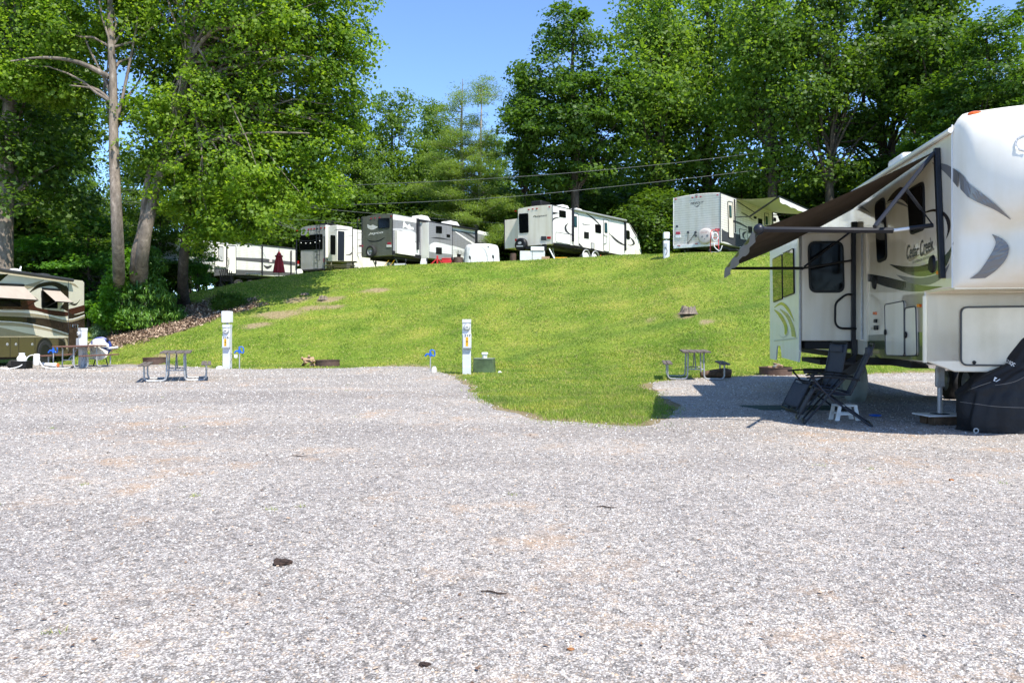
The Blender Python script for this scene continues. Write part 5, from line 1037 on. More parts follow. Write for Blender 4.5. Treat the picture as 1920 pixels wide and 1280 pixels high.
obj('grab_handle', MB().tube([Ff.hit('y', -.12, *c2(*c)) for c in ((488,640),(505,645),(505,710),(490,725))], .018, 6), blackp, RF)
lens(Ff, 'y', 0, c2, (945,670), mat('pale_badge', (.7,.6,.62), .5), RF, (14,16), 'badge'); swoosh(Ff, 'y', 0, c2, [(868,712),(910,728),(960,715)], [(875,730),(910,760),(955,735)], dgrey, RF)
for x in (850, 1155): outline(Ff, 'y', 0, c2, [(x,510 if x < 900 else 565),(x,830 if x < 900 else 805)], .045, blackm, RF, 'awning_post', off=.08)
undercart(RF, L_, W, zb, (L_*.5, L_*.5+.9))
# --- G: brown and cream motorhome on the left
Gf, RG = frame_rt('cream and dark brown motorhome with small window awnings, cut by the left edge', 'motorhome', -18.3, 20.9, 0., 1., cat='motorhome'); RG.location.z = 0; Gf = Fr(-18.3, 20.9, 0, 0., 1., -1)
W = 2.5; c1 = cr(0, 460, 4); L_ = 11.05; za = 3.42; zb = .42; cream = mat('cream_gelcoat', (.74, .68, .54), .16, coat=1., noise=(2, .06)); kh = mat('khaki_skirt', (.095, .075, .04), .3, coat=.5)
shell('body', [(0,zb,za), (L_-.12,zb,za), (L_-.02,zb+.05,za-.05), (L_,zb+.1,za-.2)], W, cream, RG, bevel=.06)
GS = lambda up, lo, m, **k: swoosh(Gf, 'y', 0, c1, up, lo, m, RG, **k)
GS([(-60,690),(0,690),(510,692)], [(-60,838),(0,838),(510,830)], kh, off=.003, n=4, name='skirt_panel')
GS([(-60,525),(0,530),(180,535),(350,550),(512,577),(634,545)], [(-60,575),(0,575),(180,590),(350,610),(512,660),(634,690)], brown, n=24)
GS([(512,500),(560,520),(634,500)], [(512,820),(570,812),(634,740)], brown, n=10, off=.006)
GS([(-60,380),(100,385),(230,385),(260,395)], [(-60,480),(100,482),(230,485),(290,480)], rbrown, n=10, off=.003); GS([(180,390),(260,385),(330,455),(420,490),(512,478),(634,445)], [(180,480),(280,492),(360,515),(440,530),(512,528),(634,492)], rbrown, n=16, off=.005)
GS([(-60,498),(0,498),(200,505),(350,525),(512,560),(634,525)], [(-60,528),(0,530),(200,532),(350,548),(512,576),(634,542)], tan_, n=20, off=.008); GS([(-60,492),(0,492),(200,499),(350,518),(512,553),(634,518)], [(-60,498),(0,498),(200,505),(350,525),(512,560),(634,525)], white, n=20, off=.008)
GS([(-60,572),(0,572),(180,585),(350,620),(512,668)], [(-60,598),(0,600),(180,610),(350,640),(512,692)], tan_, n=16, off=.01); GS([(-60,566),(0,566),(180,579),(350,614),(512,662)], [(-60,572),(0,572),(180,585),(350,620),(512,668)], white, n=16, off=.011)
GS([(-60,600),(0,602),(160,610),(340,638),(512,688)], [(-60,612),(0,615),(160,650),(330,690),(512,691)], cream, n=16, off=.012)
GS([(-60,612),(0,615),(160,650),(260,672),(330,690)], [(-60,690),(0,690),(160,690),(260,690),(330,691)], tan_, n=12, off=.012)
GS([(215,355),(290,290),(400,272),(480,300),(512,335)], [(215,358),(300,315),(400,305),(460,350),(495,440)], brown, n=20, off=.006); GS([(495,300),(512,330),(512,400),(512,485)], [(440,330),(480,370),(480,430),(430,485)], brown, n=10, off=.007)
GS([(170,300),(240,285),(330,258)], [(178,335),(250,312),(330,262)], tan_, n=8, off=.007); GS([(520,282),(560,288),(588,318)], [(520,286),(550,300),(588,320)], tan_, n=8, off=.005); GS([(520,435),(570,435),(600,405)], [(520,440),(565,450),(600,408)], brown, n=8, off=.005)
GS([(255,430),(290,395),(310,392)], [(255,435),(290,470),(512,500)], cream, n=8, off=.009)
window(Gf, 'y', 0, c1, [(308,335),(425,345),(430,475),(308,470)], blackp, glass, RG, r=.08); window(Gf, 'y', 0, c1, [(-120,402),(152,402),(152,460),(-120,455)], blackp, glass, RG, r=.06); window(Gf, 'y', 0, c1, [(-200,230),(60,215),(0,268),(-200,268)], blackp, glass, RG, r=.03)
GS([(-40,392),(100,400),(185,440)], [(-40,470),(100,480),(185,480)], cream, n=8, off=.002)
def winawn(p0, p1, d, px0, px1, py):
    a = Gf.hit('y', -.03, *c1(*p0)); b = Gf.hit('y', -.03, *c1(*p1)); c_ = Gf.hit('y', -d, *c1(px1, py)); z = c_.z
    A_ = [a, b, Vector((b.x+.02,-d,z)), Vector((a.x+.02,-d,z))]
    w_ = obj('window_awning', MB().prism(A_, (0,0,-.012)), fab_c, RG); obj('roller', MB().tube([A_[0]+Vector((0,0,.03)), A_[1]+Vector((0,0,.03))], .045, 8).tube([A_[2], A_[3]], .022, 8), blackp, w_)
    obj('arm', MB().tube([A_[2], (b.x+.02,-.02,a.z-.75)], .012, 6).tube([A_[3], (a.x+.02,-.02,a.z-.75)], .012, 6), blackp, w_)
winawn((320,330),(450,340), .55, 380, 520, 428); winawn((-200,290),(178,305), .55, 0, 250, 410)
obj('main_awning', MB().tube([Gf.hit('y', -.12, *c1(-90, 172)), Gf.hit('y', -.12, *c1(545, 262))], .07, 10), dgrey, RG, smooth='auto')
ptext(Gf, 'y', 0, c1, [(20,487),(102,487),(102,470),(20,470)], 'Ambassador', tan_, RG, shear=.2, o=.008)
obj('seam', box((Gf.hit('y', 0, *c1(512, 400)).x-.01,-.012,zb), (Gf.hit('y', 0, *c1(512, 400)).x+.01,0,za-.1)), dgrey, RG)
for x in (75, 140, 262): outline(Gf, 'y', 0, c1, [(x,690),(x,835)], .008, blackp, RG, 'door_seam')
for x in (55, 120, 242): q = Gf.hit('y', 0, *c1(x, 742)); obj('latch', MB().ball(q, (.07,.02,.06), 10, 6), steel, RG)
panel(Gf, 'y', 0, c1, [(200,545),(265,548),(265,580),(205,576)], blackp, RG, 'vent_grille', .014, .01)
lv = MB()
for i in range(9):
    y = 700+i*10; a = Gf.hit('y', -.01, *c1(440, y)); b = Gf.hit('y', -.01, *c1(480+min(i*3, 10), y)); lv.box((a.x,-.03,a.z-.012), (b.x,-.01,a.z+.012))
obj('vent_louvres', lv, blackp, RG)
GS([(440,688),(490,700),(505,740),(505,780)], [(440,700),(470,712),(488,745),(492,775)], tan_, n=10, off=.016)
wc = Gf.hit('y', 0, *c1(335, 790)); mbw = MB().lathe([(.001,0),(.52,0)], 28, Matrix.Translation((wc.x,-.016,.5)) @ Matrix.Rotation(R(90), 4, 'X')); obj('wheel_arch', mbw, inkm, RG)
for x in (wc.x, wc.x-6.5): wheel(RG, (x,.12,.47), .47, .3); wheel(RG, (x,W-.2,.47), .47, .3)
obj('underbody', box((.5,.2,.25), (L_-.4,W-.2,.45)), under, RG); obj('hitch_grip', MB().tube([Gf.hit('y', -.05, *c1(*c)) for c in ((545,610),(545,595),(582,592),(582,620))], .012, 6), chrome, RG)
ac1 = Gf.hit('y', .9, 88, 505).x; acunit(RG, 9.6, 1.2, za+.03, dgrey, .8, .6, .2); acunit(RG, 5.2, 1.2, za+.03, dgrey, 1.0, .7, .28); obj('roof_dish', MB().ball((8.4,1.2,za+.2), (.28,.2,.12), 12, 8).tube([(8.6,1.2,za), (8.75,1.2,za+.42)], .03, 6), plastic_w, RG, smooth=True)
# ================================================================ furniture and fittings
w_dark = wood('weathered_plank', (.2,.165,.14), (.055,.042,.035), (14, 1.5, 14)); w_red = wood('red_brown_plank', (.2,.1,.07), (.09,.04,.03), (14, 1.5, 14)); w_fire = wood('split_firewood', (.5,.34,.2), (.2,.11,.06), (3,3,14)); w_log = wood('log_bark', (.17,.1,.055), (.03,.02,.012), (6,6,6)); rust = mat('rusted_steel', (.12,.07,.05), .75, noise=(5, .55)); ash = mat('ash', (.25,.24,.23), .95, noise=(8, .5), bump=(14, 1., .05))
def picnic(label, loc, rz, wm, Ls=1.83):
    t = thing('picnic_table', label, 'picnic table', loc, rz, 'picnic tables with bent pipe frames')
    mb = MB()
    for i in range(4): x = -.36+i*.185; mb.box((x, -Ls/2+rnd.uniform(-.01,.01), .735), (x+.172, Ls/2, .778))
    obj('tabletop', mb, wm, t, bevel=.008)
    for s in (-1, 1):
        mb = MB(); mb.box((s*.62, -Ls/2, .42), (s*.62+.135*s, Ls/2, .462)).box((s*.77, -Ls/2, .42), (s*.77+.09*s, Ls/2, .462)); obj('seat', mb, wm, t, bevel=.008)
    for y in (-Ls*.32, Ls*.32):
        mb = MB()
        for s in (-1, 1):
            pts = [Vector((s*.82,y,.41)), Vector((s*.76,y,.41)), Vector((s*.73,y,.03)), Vector((s*.22,y,.03)), Vector((s*.2,y,.73)), Vector((s*.3,y,.73))]
            q = [pts[0]]+rounded(pts, .09, 6)[7:-7]+[pts[-1]]; mb.tube([Vector((s*.74,y,.41))]+rounded(pts, .11, 6)[14:35]+[Vector((s*.2,y,.73))], .022, 8)
        mb.tube([(-.21,y,.29), (.21,y,.29)], .018, 8); obj('leg_frame', mb, steel, t, smooth='auto')
        obj('brace', MB().tube([(0,y,.29), (0,y*.15,.72)], .016, 8), steel, t)
    return t
picnic('dark topped picnic table standing end-on on open gravel left of post 216', PX(331,717,19.4).xy.to_3d() if False else Vector(((331-960)/F*20., 20., 0.01)), R(22), w_dark)
picnic('red brown picnic table standing beside the motorhome', Vector(((150-960)/F*26.3, 26.3, .01)), R(-7), w_red)
picnic('picnic table at the edge of the gravel with a log lying under its right seat', Vector(((1302-960)/F*20.6, 20.6, .01)), R(-10), w_dark)
def fire_ring(label, px, Y, r, h=.24, tilt=0, ashc=True):
    b = on(px, Y); t = thing('fire_ring', label, 'fire ring', b, 0, 'steel fire rings'); t.rotation_euler = (R(tilt), 0, 0)
    obj('ring', MB().lathe([(r,-.05),(r,h),(r+.03,h),(r+.03,h-.02),(r+.015,h-.025),(r+.015,-.05)], 40), rust, t, smooth='auto')
    obj('ash_bed', MB().lathe([(.001,h*.45),(r*.5,h*.42),(r,h*.3)], 24), ash, t); return t
fire_ring('low pale brown fire ring behind the picnic table near the motorhome', 291, 29.0, .42)
fire_ring('dark fire ring beside the small pile of split firewood', 614, 27.2, .42)
fire_ring('dark brown fire ring close to the big fifth wheel, holding pale ash and wood', 1454, 22.3, .45)
fr_w = thing('charred_wood', 'pale burnt wood pieces heaped inside the fire ring by the big fifth wheel', 'firewood', on(1454, 22.3)+Vector((0,0,.16)))
for i in range(5): a = i*1.3; obj('wood_piece', box((-.17,-.035,0), (.17,.035,.06)), ash if i % 2 else w_fire, fr_w, bevel=.01).matrix_local = Matrix.Translation((.05*i-.1,.03*i-.05,.03+.02*i)) @ Matrix.Rotation(a, 4, 'Z') @ Matrix.Rotation(.2, 4, 'Y')
fw = thing('firewood_pile', 'small pile of split firewood left of the dark fire ring', 'firewood', on(580, 27.0))
for i in range(8):
    a = rnd.uniform(-.9, .9); M_ = Matrix.Translation((rnd.uniform(-.22,.22), rnd.uniform(-.1,.1), .05+.035*i)) @ Matrix.Rotation(a+1.4*(i % 2), 4, 'Z') @ Matrix.Rotation(rnd.uniform(-.5,.5), 4, 'Y')
    mb = MB().prism([(-.19,-.05,0), (-.19,.05,.01), (-.19,0,.09)], (.38,0,0)); obj('wood_piece', mb, w_fire, fw).matrix_local = M_
lg = MB(); lg.tube([(-.42,0,.09),(-.1,.02,.12),(.25,0,.14),(.42,-.02,.12)], [.075,.11,.14,.12], 12); o = obj('log', lg, w_log, None, smooth='auto'); o.location = Vector(((1342-960)/F*20.9, 20.9, .01)); tag(o, 'dark weathered log lying under the right seat of the right picnic table', 'log')
# stumps
def stump(label, px, py, r, h, m=None):
    g = onhill(px, py); mb = MB(); n = 26; rows = []
    rr = [rnd.uniform(.75, 1.25) for _ in range(n)]; hh = [rnd.uniform(.55, 1.1) for _ in range(n)]
    for k, (f, z) in enumerate([(1.4,-.12),(1.15,.1),(1.,.45),(.92,.8),(.85,1.)]): rows.append([(math.cos(2*math.pi*i/n)*r*f*rr[i], math.sin(2*math.pi*i/n)*r*f*rr[i], h*z*(hh[i] if z > .3 else 1)) for i in list(range(n))+[0]])
    rows.append([(math.cos(2*math.pi*i/n)*r*.4, math.sin(2*math.pi*i/n)*r*.4, h*.45*hh[i]) for i in list(range(n))+[0]]); rows.append([(0,0,h*.4)]*(n+1))
    o = obj('tree_stump', mb.grid(rows), wood('stump_wood', (.3,.235,.17), (.06,.045,.035), (12,12,2)), None); o.location = g; tag(o, label, 'tree stump')
stump('splintered grey stump in a patch of bare earth on the right of the lawn', 1292, 588, .27, .28)
stump('small weathered stump high on the left of the lawn below the trailers', 606, 562, .2, .2)
stump('tiny flat stump on the lawn just left of the small weathered stump', 572, 553, .18, .1)
# utility pedestals
def pedestal(label, px, Y, num, h, top=None, rz=0, w_=.26):
    b = on(px, Y); t = thing('utility_pedestal', label, 'utility pedestal', b, rz, 'numbered power pedestals'); gp = mat('grey_enamel', (.62,.63,.66), .45, grime=.08)
    obj('post', box((-w_/2,0,-.1), (w_/2,.2,h)), gp, t, bevel=.008)
    obj('lower_cover', box((-w_/2+.008,-.012,0), (w_/2-.008,0,h*.14)), gp, t); obj('top_cap', box((-w_/2-.005,-.02,h-.1), (w_/2+.005,.21,h+.004)), gp, t, bevel=.006)
    bx = obj('breaker_box', box((-w_/2+.02,-.09,h*.49), (w_/2+.012,0,h*.74)), gp, t, bevel=.008); obj('box_lip', box((-w_/2+.01,-.1,h*.475), (w_/2+.02,0,h*.492)), steel, bx)
    zc = h*.86; Mr = Matrix.Translation((.01,0,zc)) @ Matrix.Rotation(R(90), 4, 'X')
    me_ = obj('meter', MB().lathe([(.1,-.01),(.1,.05),(.085,.06),(.085,.02)], 24, Mr), steel, t, smooth='auto'); obj('meter_face', MB().lathe([(.001,.1),(.05,.098),(.078,.085),(.083,.05),(.083,.02)], 24, Mr), mat('meter_glass', (.7,.7,.68), .1, coat=1), me_, smooth='auto')
    obj('dial', box((-.03,-.1035,zc-.012), (.05,-.1,zc+.012)), dgrey, me_)
    if num:
        q = [Vector((-.075,-.092,h*.685)), Vector((.125,-.092,h*.685)), Vector((.125,-.092,h*.735)), Vector((-.075,-.092,h*.735))]
        text(num, q, inkm, bx, bold=.02); stk = obj('number_sticker', box((-.03,-.096,h*.515), (.05,-.091,h*.68)), yel, bx, bevel=.002)
        for i, ch in enumerate(num): z = h*(.63-.05*i); text(ch, [Vector((-.006,-.098,z)), Vector((.028,-.098,z)), Vector((.028,-.098,z+.06)), Vector((-.006,-.098,z+.06))], inkm, stk, bold=.02)
    if top: obj('cap_pipe', tube([(0,.1,h), (0,.1,h+.1)], .04, 10), steel, t); obj('cover_box', box((-.15,-.06,h+.06), (.15,.24,h+.06+.4)), plastic_w, t, bevel=.03)
    obj('loose_wire', MB().tube(spline([(w_/2+.01,.05,h*.36),(w_/2+.09,.03,h*.3),(w_/2+.06,.02,h*.22),(w_/2+.01,.03,h*.16)], 12), .006, 5), inkm, t)
    return t
pedestal('grey power pedestal numbered 217 standing alone at the left of the grass tongue', 875, 22.6, '217', 1.66, None, R(3))
pedestal('white power pedestal numbered 216 with a white box fixed on top', 424, 25.6, '216', 1.52, True, R(-2), .25)
pedestal('white power pedestal behind the red brown picnic table beside the motorhome', 150, 26.9, None, 1.4, None, R(-35), .25)
p_ = on(1250, 35.6); t = thing('utility_pedestal', 'small grey power pedestal on the crest left of the cream siding trailer', 'utility pedestal', p_, 0, 'numbered power pedestals')
gp = MATS['grey_enamel']; obj('post', box((-.14,0,-.1), (.14,.18,.82)), gp, t, bevel=.01); obj('cover_box', box((-.14,-.03,.9), (.14,.2,1.22)), plastic_w, t, bevel=.03); obj('cap_pipe', tube([(0,.08,.8), (0,.08,.95)], .03, 8), steel, t); obj('outlet_box', box((-.13,-.06,.5), (.0,0,.68)), steel, t); obj('power_cable', tube(spline([(-.06,-.05,.5),(.0,-.1,.3),(-.05,-.05,.12)], 8), .015, 6), inkm, t)
# water hydrants
def hydrant(label, px, Y, h, s=1.):
    t = thing('water_hydrant', label, 'water hydrant', on(px, Y), 0, 'blue handled water hydrants')
    obj('pipe', tube([(0,0,-.1),(0,0,h*.8)], .02, 10), steel, t, smooth='auto')
    obj('head', MB().tube([(0,0,h*.74),(0,0,h*.93)], .04, 10).tube([(.0,0,h*.84),(-.12,0,h*.84),(-.17,0,h*.74)], .028, 8), bluep, t, smooth='auto')
    obj('handle', MB().tube(spline([(0,0,h*.93),(-.01,0,h*1.02),(.08,0,h*1.03),(.13,0,h*.98),(.14,0,h*.78),(.09,0,h*.75),(.05,0,h*.82)], 24), .02, 6), bluep, t, smooth=True); return t
hydrant('blue water hydrant on a thin grey pipe at the gravel edge left of pedestal 217', 807, 23.8, .68)
t = hydrant('blue water hydrant with a hanging white bottle right of pedestal 216', 449, 25.4, .74)
o = obj('hanging_bottle', box((-.18,-.03,.38), (-.07,.03,.5)), plastic_w, None, bevel=.02); o.location = on(449, 25.4); tag(o, 'small white bottle hanging from the blue hydrant beside pedestal 216', 'bottle')
hydrant('blue water hydrant in front of the motorhome wheel', 100, 25.8, .74)
o = obj('ground_marker', MB().prism([(-.07,0,-.03),(.07,0,-.03),(.07,0,.13),(.04,0,.19),(-.04,0,.19),(-.07,0,.13)], (0,.04,0)), plastic_w, None, bevel=.01); o.location = on(814, 23.6); tag(o, 'small white marker tag in the ground right of the lone blue hydrant', 'marker')
ub = thing('utility_box', 'low mottled green junction box right of pedestal 217', 'utility box', on(907, 23.4), R(-8))
obj('box', MB().prism([(-.32,-.15,-.05),(.34,-.15,-.05),(.31,-.15,.43),(-.3,-.15,.43)], (0,.45,0)), mat('mottled_green_paint', (.11,.17,.075), .6, noise=(3.5, .65)), ub, bevel=.015); obj('lid', box((-.31,-.16,.43), (.32,.31,.46)), mat('green_lid', (.19,.23,.16), .6), ub, bevel=.01)
vc = thing('vent_cap', 'small pale vent cap sitting on the green junction box', 'vent cap', on(907, 23.4)+Vector((.03,.05,.46)), R(-8)); obj('stub', tube([(0,0,0),(0,0,.13)], .075, 14), plastic_w, vc); obj('cap', box((-.09,-.09,.1), (.09,.09,.18)), plastic_w, vc, bevel=.02)
for (px, Y, r, lb, mm_) in ((937,23.2,.06,'small white stone in the grass right of the green junction box',plastic_w),(411,25.3,.12,'pale rock at the foot of pedestal 216',plastic_w)):
    o = obj('rock', MB().ball((0,0,.03), (r,r*.8,r*.7), 9, 6, .2), mm_, None); o.location = on(px, Y); tag(o, lb, 'rock')
def debris(lb, px, py, r, m_, nm, cat):
    Y = F*CH/(py-HY); o = obj(nm, MB().ball((0,0,r*.25), (r,r*.7,r*.45), 9, 6, .35).ball((r*.7,.3*r,r*.2), (r*.6,r*.5,r*.35), 8, 5, .35), m_, None); o.location = ((px-CX)/F*Y, Y, .012); tag(o, lb, cat)
dk = mat('dark_bark_debris', (.055,.03,.02), .9, noise=(30, .7)); ob = mat('orange_leaf', (.38,.15,.045), .8, noise=(20, .6))
debris('dark brown clump on the gravel left of the middle', 527, 1062, .05, dk, 'bark_clump', 'clump'); debris('small dark clump at the bottom edge of the gravel', 794, 1253, .022, dk, 'bark_clump', 'clump')
debris('orange brown dead leaf at the bottom of the gravel', 1069, 1223, .014, ob, 'dead_leaf', 'leaf'); debris('faded leaf on the gravel at the left middle distance', 1783, 903, .025, ob, 'dead_leaf', 'leaf')
for (lb, px, py, l) in (('short twig on the gravel left of the middle', 560, 858, .1), ('thin dark twig on the gravel near the middle of the bottom', 925, 1117, .07), ('thin twig on the gravel right of the middle', 1138, 955, .08)):
    Y = F*CH/(py-HY); o = obj('twig', MB().tube([(-l,0,.006),(-l*.3,.008,.008),(l*.4,-.004,.006),(l,.01,.006)], [.003,.005,.004,.002], 6), dk, None); o.location = ((px-CX)/F*Y, Y, .014); o.rotation_euler = (0,0,-.3); tag(o, lb, 'twig')
# ---------------------------------------------------------------- camp chairs, profile drawn once: x forward, z up
mesh_f = mat('charcoal_mesh_fabric', (.095,.1,.118), .8, spec=.2, bump=(220, .6), noise=(60, .4))
def recliner(label, loc, rz, back=0.):
    t = thing('reclining_chair', label, 'reclining chair', loc, rz, 'black folding recliners by the entry steps'); hw = .29
    bt = Vector((-.42-back, 0, 1.13)); sr = Vector((-.2,0,.44)); sf = Vector((.26,0,.53)); ft = Vector((.5,0,.07))
    for s in (-1, 1):
        y = s*hw; mk = lambda p: (p[0], y, p[2])
        mb = MB().tube([mk(bt), mk(bt.lerp(sr, .95)), mk(sr), mk(sr.lerp(sf, .1)), mk(sf)], .014, 8).tube([mk(sf), mk(ft)], .014, 8); obj('side_rail', mb, blackm, t, smooth='auto')
        mb = MB().tube([(-.12,y*1.08,.66), (.12,y*1.1,.38), (.42,y*1.1,.0)], .015, 8).tube([(.3,y*1.06,.66), (.05,y*1.12,.38), (-.48,y*1.12,.0)], .015, 8); obj('leg', mb, blackm, t, smooth='auto')
        obj('armrest', MB().grid([[(x, y*1.1+d, .67+.03*math.sin((x+.3)*4)) for x in [-.32+.07*k for k in range(11)]] for d in (-.03, -.015, 0, .015, .03)]), blackp, t, smooth=True).modifiers.new('solid', 'SOLIDIFY').thickness = .025
    for q in ([(bt.x,-hw,bt.z), (bt.x-.01,-hw*.8,bt.z+.03), (bt.x-.01,hw*.8,bt.z+.03), (bt.x,hw,bt.z)], [(ft.x,-hw,ft.z),(ft.x+.02,0,ft.z-.01),(ft.x,hw,ft.z)], [(.42,-hw*1.1,.015),(.42,hw*1.1,.015)], [(-.48,-hw*1.1,.015),(-.48,hw*1.1,.015)]):
        obj('cross_bar', MB().tube(q, .014, 8), blackm, t, smooth='auto')
    def cloth(nm, a, b, sag):
        rows = []
        for i in range(9): u = i/8; p = a.lerp(b, u); rows.append([(p.x-(math.sin(u*3.14)*sag*.3), y_, p.z-math.sin(u*3.14)*sag-(1-(y_/hw)**2)*.015) for y_ in [-hw+2*hw*k/6 for k in range(7)]])
        o = obj(nm, MB().grid(rows), mesh_f, t, smooth=True); o.modifiers.new('solid', 'SOLIDIFY').thickness = .006
    cloth('backrest', bt, sr, .02); cloth('seat', sr, sf, .05); cloth('leg_rest', sf.lerp(ft, .08), ft.lerp(sf, .12), -.02)
    obj('headrest', box((bt.x-.0,-.2,bt.z-.14), (bt.x+.07,.2,bt.z-.02)), mesh_f, t, bevel=.025); return t
recliner('black folding recliner standing behind, its back turned towards the steps', Vector(((1535-960)/F*12.3, 12.3, .012)), R(182), -.08)
recliner('black folding recliner in front, seen from the side facing left', Vector(((1566-960)/F*10.9, 10.95, .012)), R(160), .08)
ss = thing('step_stool', 'white plastic folding step stool under the front recliner', 'step stool', Vector(((1583-960)/F*11.3, 11.3, .012)), R(6))
obj('top', box((-.15,-.11,.21), (.15,.11,.235)), plastic_w, ss, bevel=.01)
for y in (-.1, .08):
    for s in (-1, 1): obj('leg', MB().prism([(s*.1,y,.21),(s*.15,y,.21),(s*.2,y,0),(s*.13,y,0)], (0,.02,0)), plastic_w, ss)
    obj('rail', box((-.16,y,.085), (.16,y+.018,.115)), plastic_w, ss)
o = obj('door_mat', MB().prism([(-.75,-.35,0),(.75,-.35,0),(.9,.35,0),(-.95,.35,0)], (0,0,.012)), mat('dark_green_mat', (.012,.05,.045), .8, bump=(80,.4)), None); o.location = ((1500-960)/F*13, 13., .012); tag(o, 'dark green mat on the gravel left of the recliners', 'mat')
for (lb, L0, s) in (('wood crib with a white board under the front landing leg of the big fifth wheel', LEG1, 1.), ('low block with a grey board under the far landing leg of the big fifth wheel', LEG2, .9)):
    t = thing('leveling_block', lb, 'leveling block', Vector((L0.x, L0.y, .012)), R(6)); hb = .135
    obj('block', box((-.2*s,-.17,0), (.3*s,-.02,hb-.012)).box((-.2*s,.02,0), (.3*s,.17,hb-.012)), w_log, t, bevel=.01); obj('board', box((-.3*s,-.2,hb-.01), (.32*s,.2,hb+.012)), plastic_w if s == 1 else steel, t, bevel=.005)
o = obj('blue_dish', MB().lathe([(.001,.0),(.08,.01),(.1,.03),(.09,.03),(.07,.02),(.001,.015)], 20), bluep, None, smooth=True); o.location = (LEG1.x-.5, LEG1.y+.9, .012); tag(o, 'small blue dish on the gravel under the big fifth wheel', 'dish')
# covered grill: pleated fabric over an uneven frame
gY = 9.75; gx = lambda px: (px-CX)/F*(gY+.45); gzz = lambda py: CH+(HY-py)/F*gY
prof = [(813,1797,2085),(790,1795,2088),(750,1796,2088),(735,1800,2086),(720,1812,2082),(700,1838,2075),(685,1866,2066),(676,1874,2060),(655,1884,2050),(640,1897,2040),(630,1910,2030),(618,1930,2005),(612,1955,1985)]
rows = []; n = 90
for k, (py, xl, xr) in enumerate(spline(prof, 46)):
    z = max(gzz(py), .012); c_ = (gx(xl)+gx(xr))/2; a = (gx(xr)-gx(xl))/2; row = []
    hgt = k/45
    for i in range(n+1):
        th = 2*math.pi*i/n; ct, st_2 = math.cos(th), math.sin(th); e = .62
        fold = 1+.02*math.sin(th*9+3*hgt)*(1-hgt*.5)+.02*math.sin(th*17-hgt*14+math.sin(th*3)*2)+.03*math.sin(hgt*26+th*1.4+math.sin(th*4)*1.5)*(1-abs(2*hgt-1)*.3)
        row.append((c_+math.copysign(abs(ct)**e, ct)*a*fold, gY+.36+math.copysign(abs(st_2)**e, st_2)*(.34-.1*hgt)*fold, z+.015*math.sin(th*6)*(k > 0)))
    rows.append(row)
rows.append([((rows[-1][0][0]+rows[-1][45][0])/2, gY+.36, rows[-1][0][2]+.02)]*(n+1))
gt = thing('covered_grill', 'barbecue under a black fabric cover with white lettering at the right edge', 'covered grill', (gx(1940), gY+.36, .012)); off = -Vector(gt.location)
cvm = mat('black_cover_fabric', (.013,.013,.015), .6, spec=.3, bump=(7, .5, .05), noise=(3, .3))
def gput(o): o.data.transform(Matrix.Translation(off)); return o
gput(obj('cover', MB().grid(rows), cvm, gt, smooth=True))
from mathutils.bvhtree import BVHTree
_m = MB().grid(rows); bvh = BVHTree.FromPolygons([Vector(v) for v in _m.v], _m.f); _o = Vector((0, 0, CH))
def chit(px, py, e=.005):
    d = (PX(px, py, 10.)-_o).normalized(); h_ = bvh.ray_cast(_o, d)[0]; return (h_ or _o+d*(gY/d.y))-d*e
e1 = cr(1720, 600, 5.565)
t_ = text('IOLUIQC', [Vector((*e1(*c), 0)) for c in ((886,432),(1008,490),(1025,452),(905,388))], plastic_w, gt, bold=.03)
for v in t_.data.vertices: v.co = chit(v.co.x, v.co.y)
gput(t_)
gput(obj('cover_tag', MB().add([chit(*e1(*c)) for c in ((808,592),(868,618),(825,642),(793,632))], [(0,1,2,3)]), plastic_w, gt))
gput(obj('grommet', MB().lathe([(.022,-.006),(.036,-.008),(.036,.004),(.022,.004)], 20, Matrix.Translation(chit(1830, 807, .01)) @ Matrix.Rotation(R(90), 4, 'X')), steel, gt))
for q_ in ([(1800,753),(1830,757),(1860,761),(1890,763),(1925,764)], [(1815,731),(1840,722),(1858,716)], [(1866,722),(1900,716),(1925,704)]): gput(obj('cover_seam', MB().tube([chit(*p) for p in spline(q_, 30)], .0035, 5), mgrey, gt))
# ---------------------------------------------------------------- things beside the motorhome
bs = Vector(((187-960)/F*27.4, 27.4, Hs((187-960)/F*27.4, 27.4)))
t = thing('hose_reel', 'round blue drum with a cream cloth cover behind the red brown picnic table', 'hose reel', bs+Vector((0,0,.1)), R(10))
obj('drum', MB().lathe([(.001,-.14),(.3,-.14),(.36,-.1),(.36,.1),(.3,.14),(.001,.14)], 28, Matrix.Translation((0,.1,.62)) @ Matrix.Rotation(R(90), 4, 'X') @ Matrix.Rotation(R(12), 4, 'Y')), mat('navy_plastic', (.02,.04,.22), .4), t, smooth='auto')
vv = [[(math.cos(a)*r_*(.33+.03*math.sin(a*7)), -.09-.05*(1-r_)+.02*math.sin(a*9+r_*4), .6+math.sin(a)*r_*.33-(.14*r_ if math.sin(a) < 0 else 0)) for a in [2*math.pi*k/36 for k in range(37)]] for r_ in (.02,.4,.8,1.)]
obj('cloth_cover', MB().grid(vv), mat('cream_cloth', (.75,.7,.6), .8), t, smooth=True); obj('crossbar', tube([(.25,0,.55),(.62,0,.6)], .04, 8), plastic_w, t); obj('knob', MB().ball((.3,-.08,.86), .06, 10, 8), blackp, t)
for s in (-1, 1): obj('leg', tube([(s*.12,.1,.4),(s*.25,.1,-.1)], .02, 6), blackm, t)
pt = thing('propane_tank', 'white propane tank standing in a black crate by the motorhome', 'propane tank', Vector(((41-960)/F*25.6, 25.6, .1)))
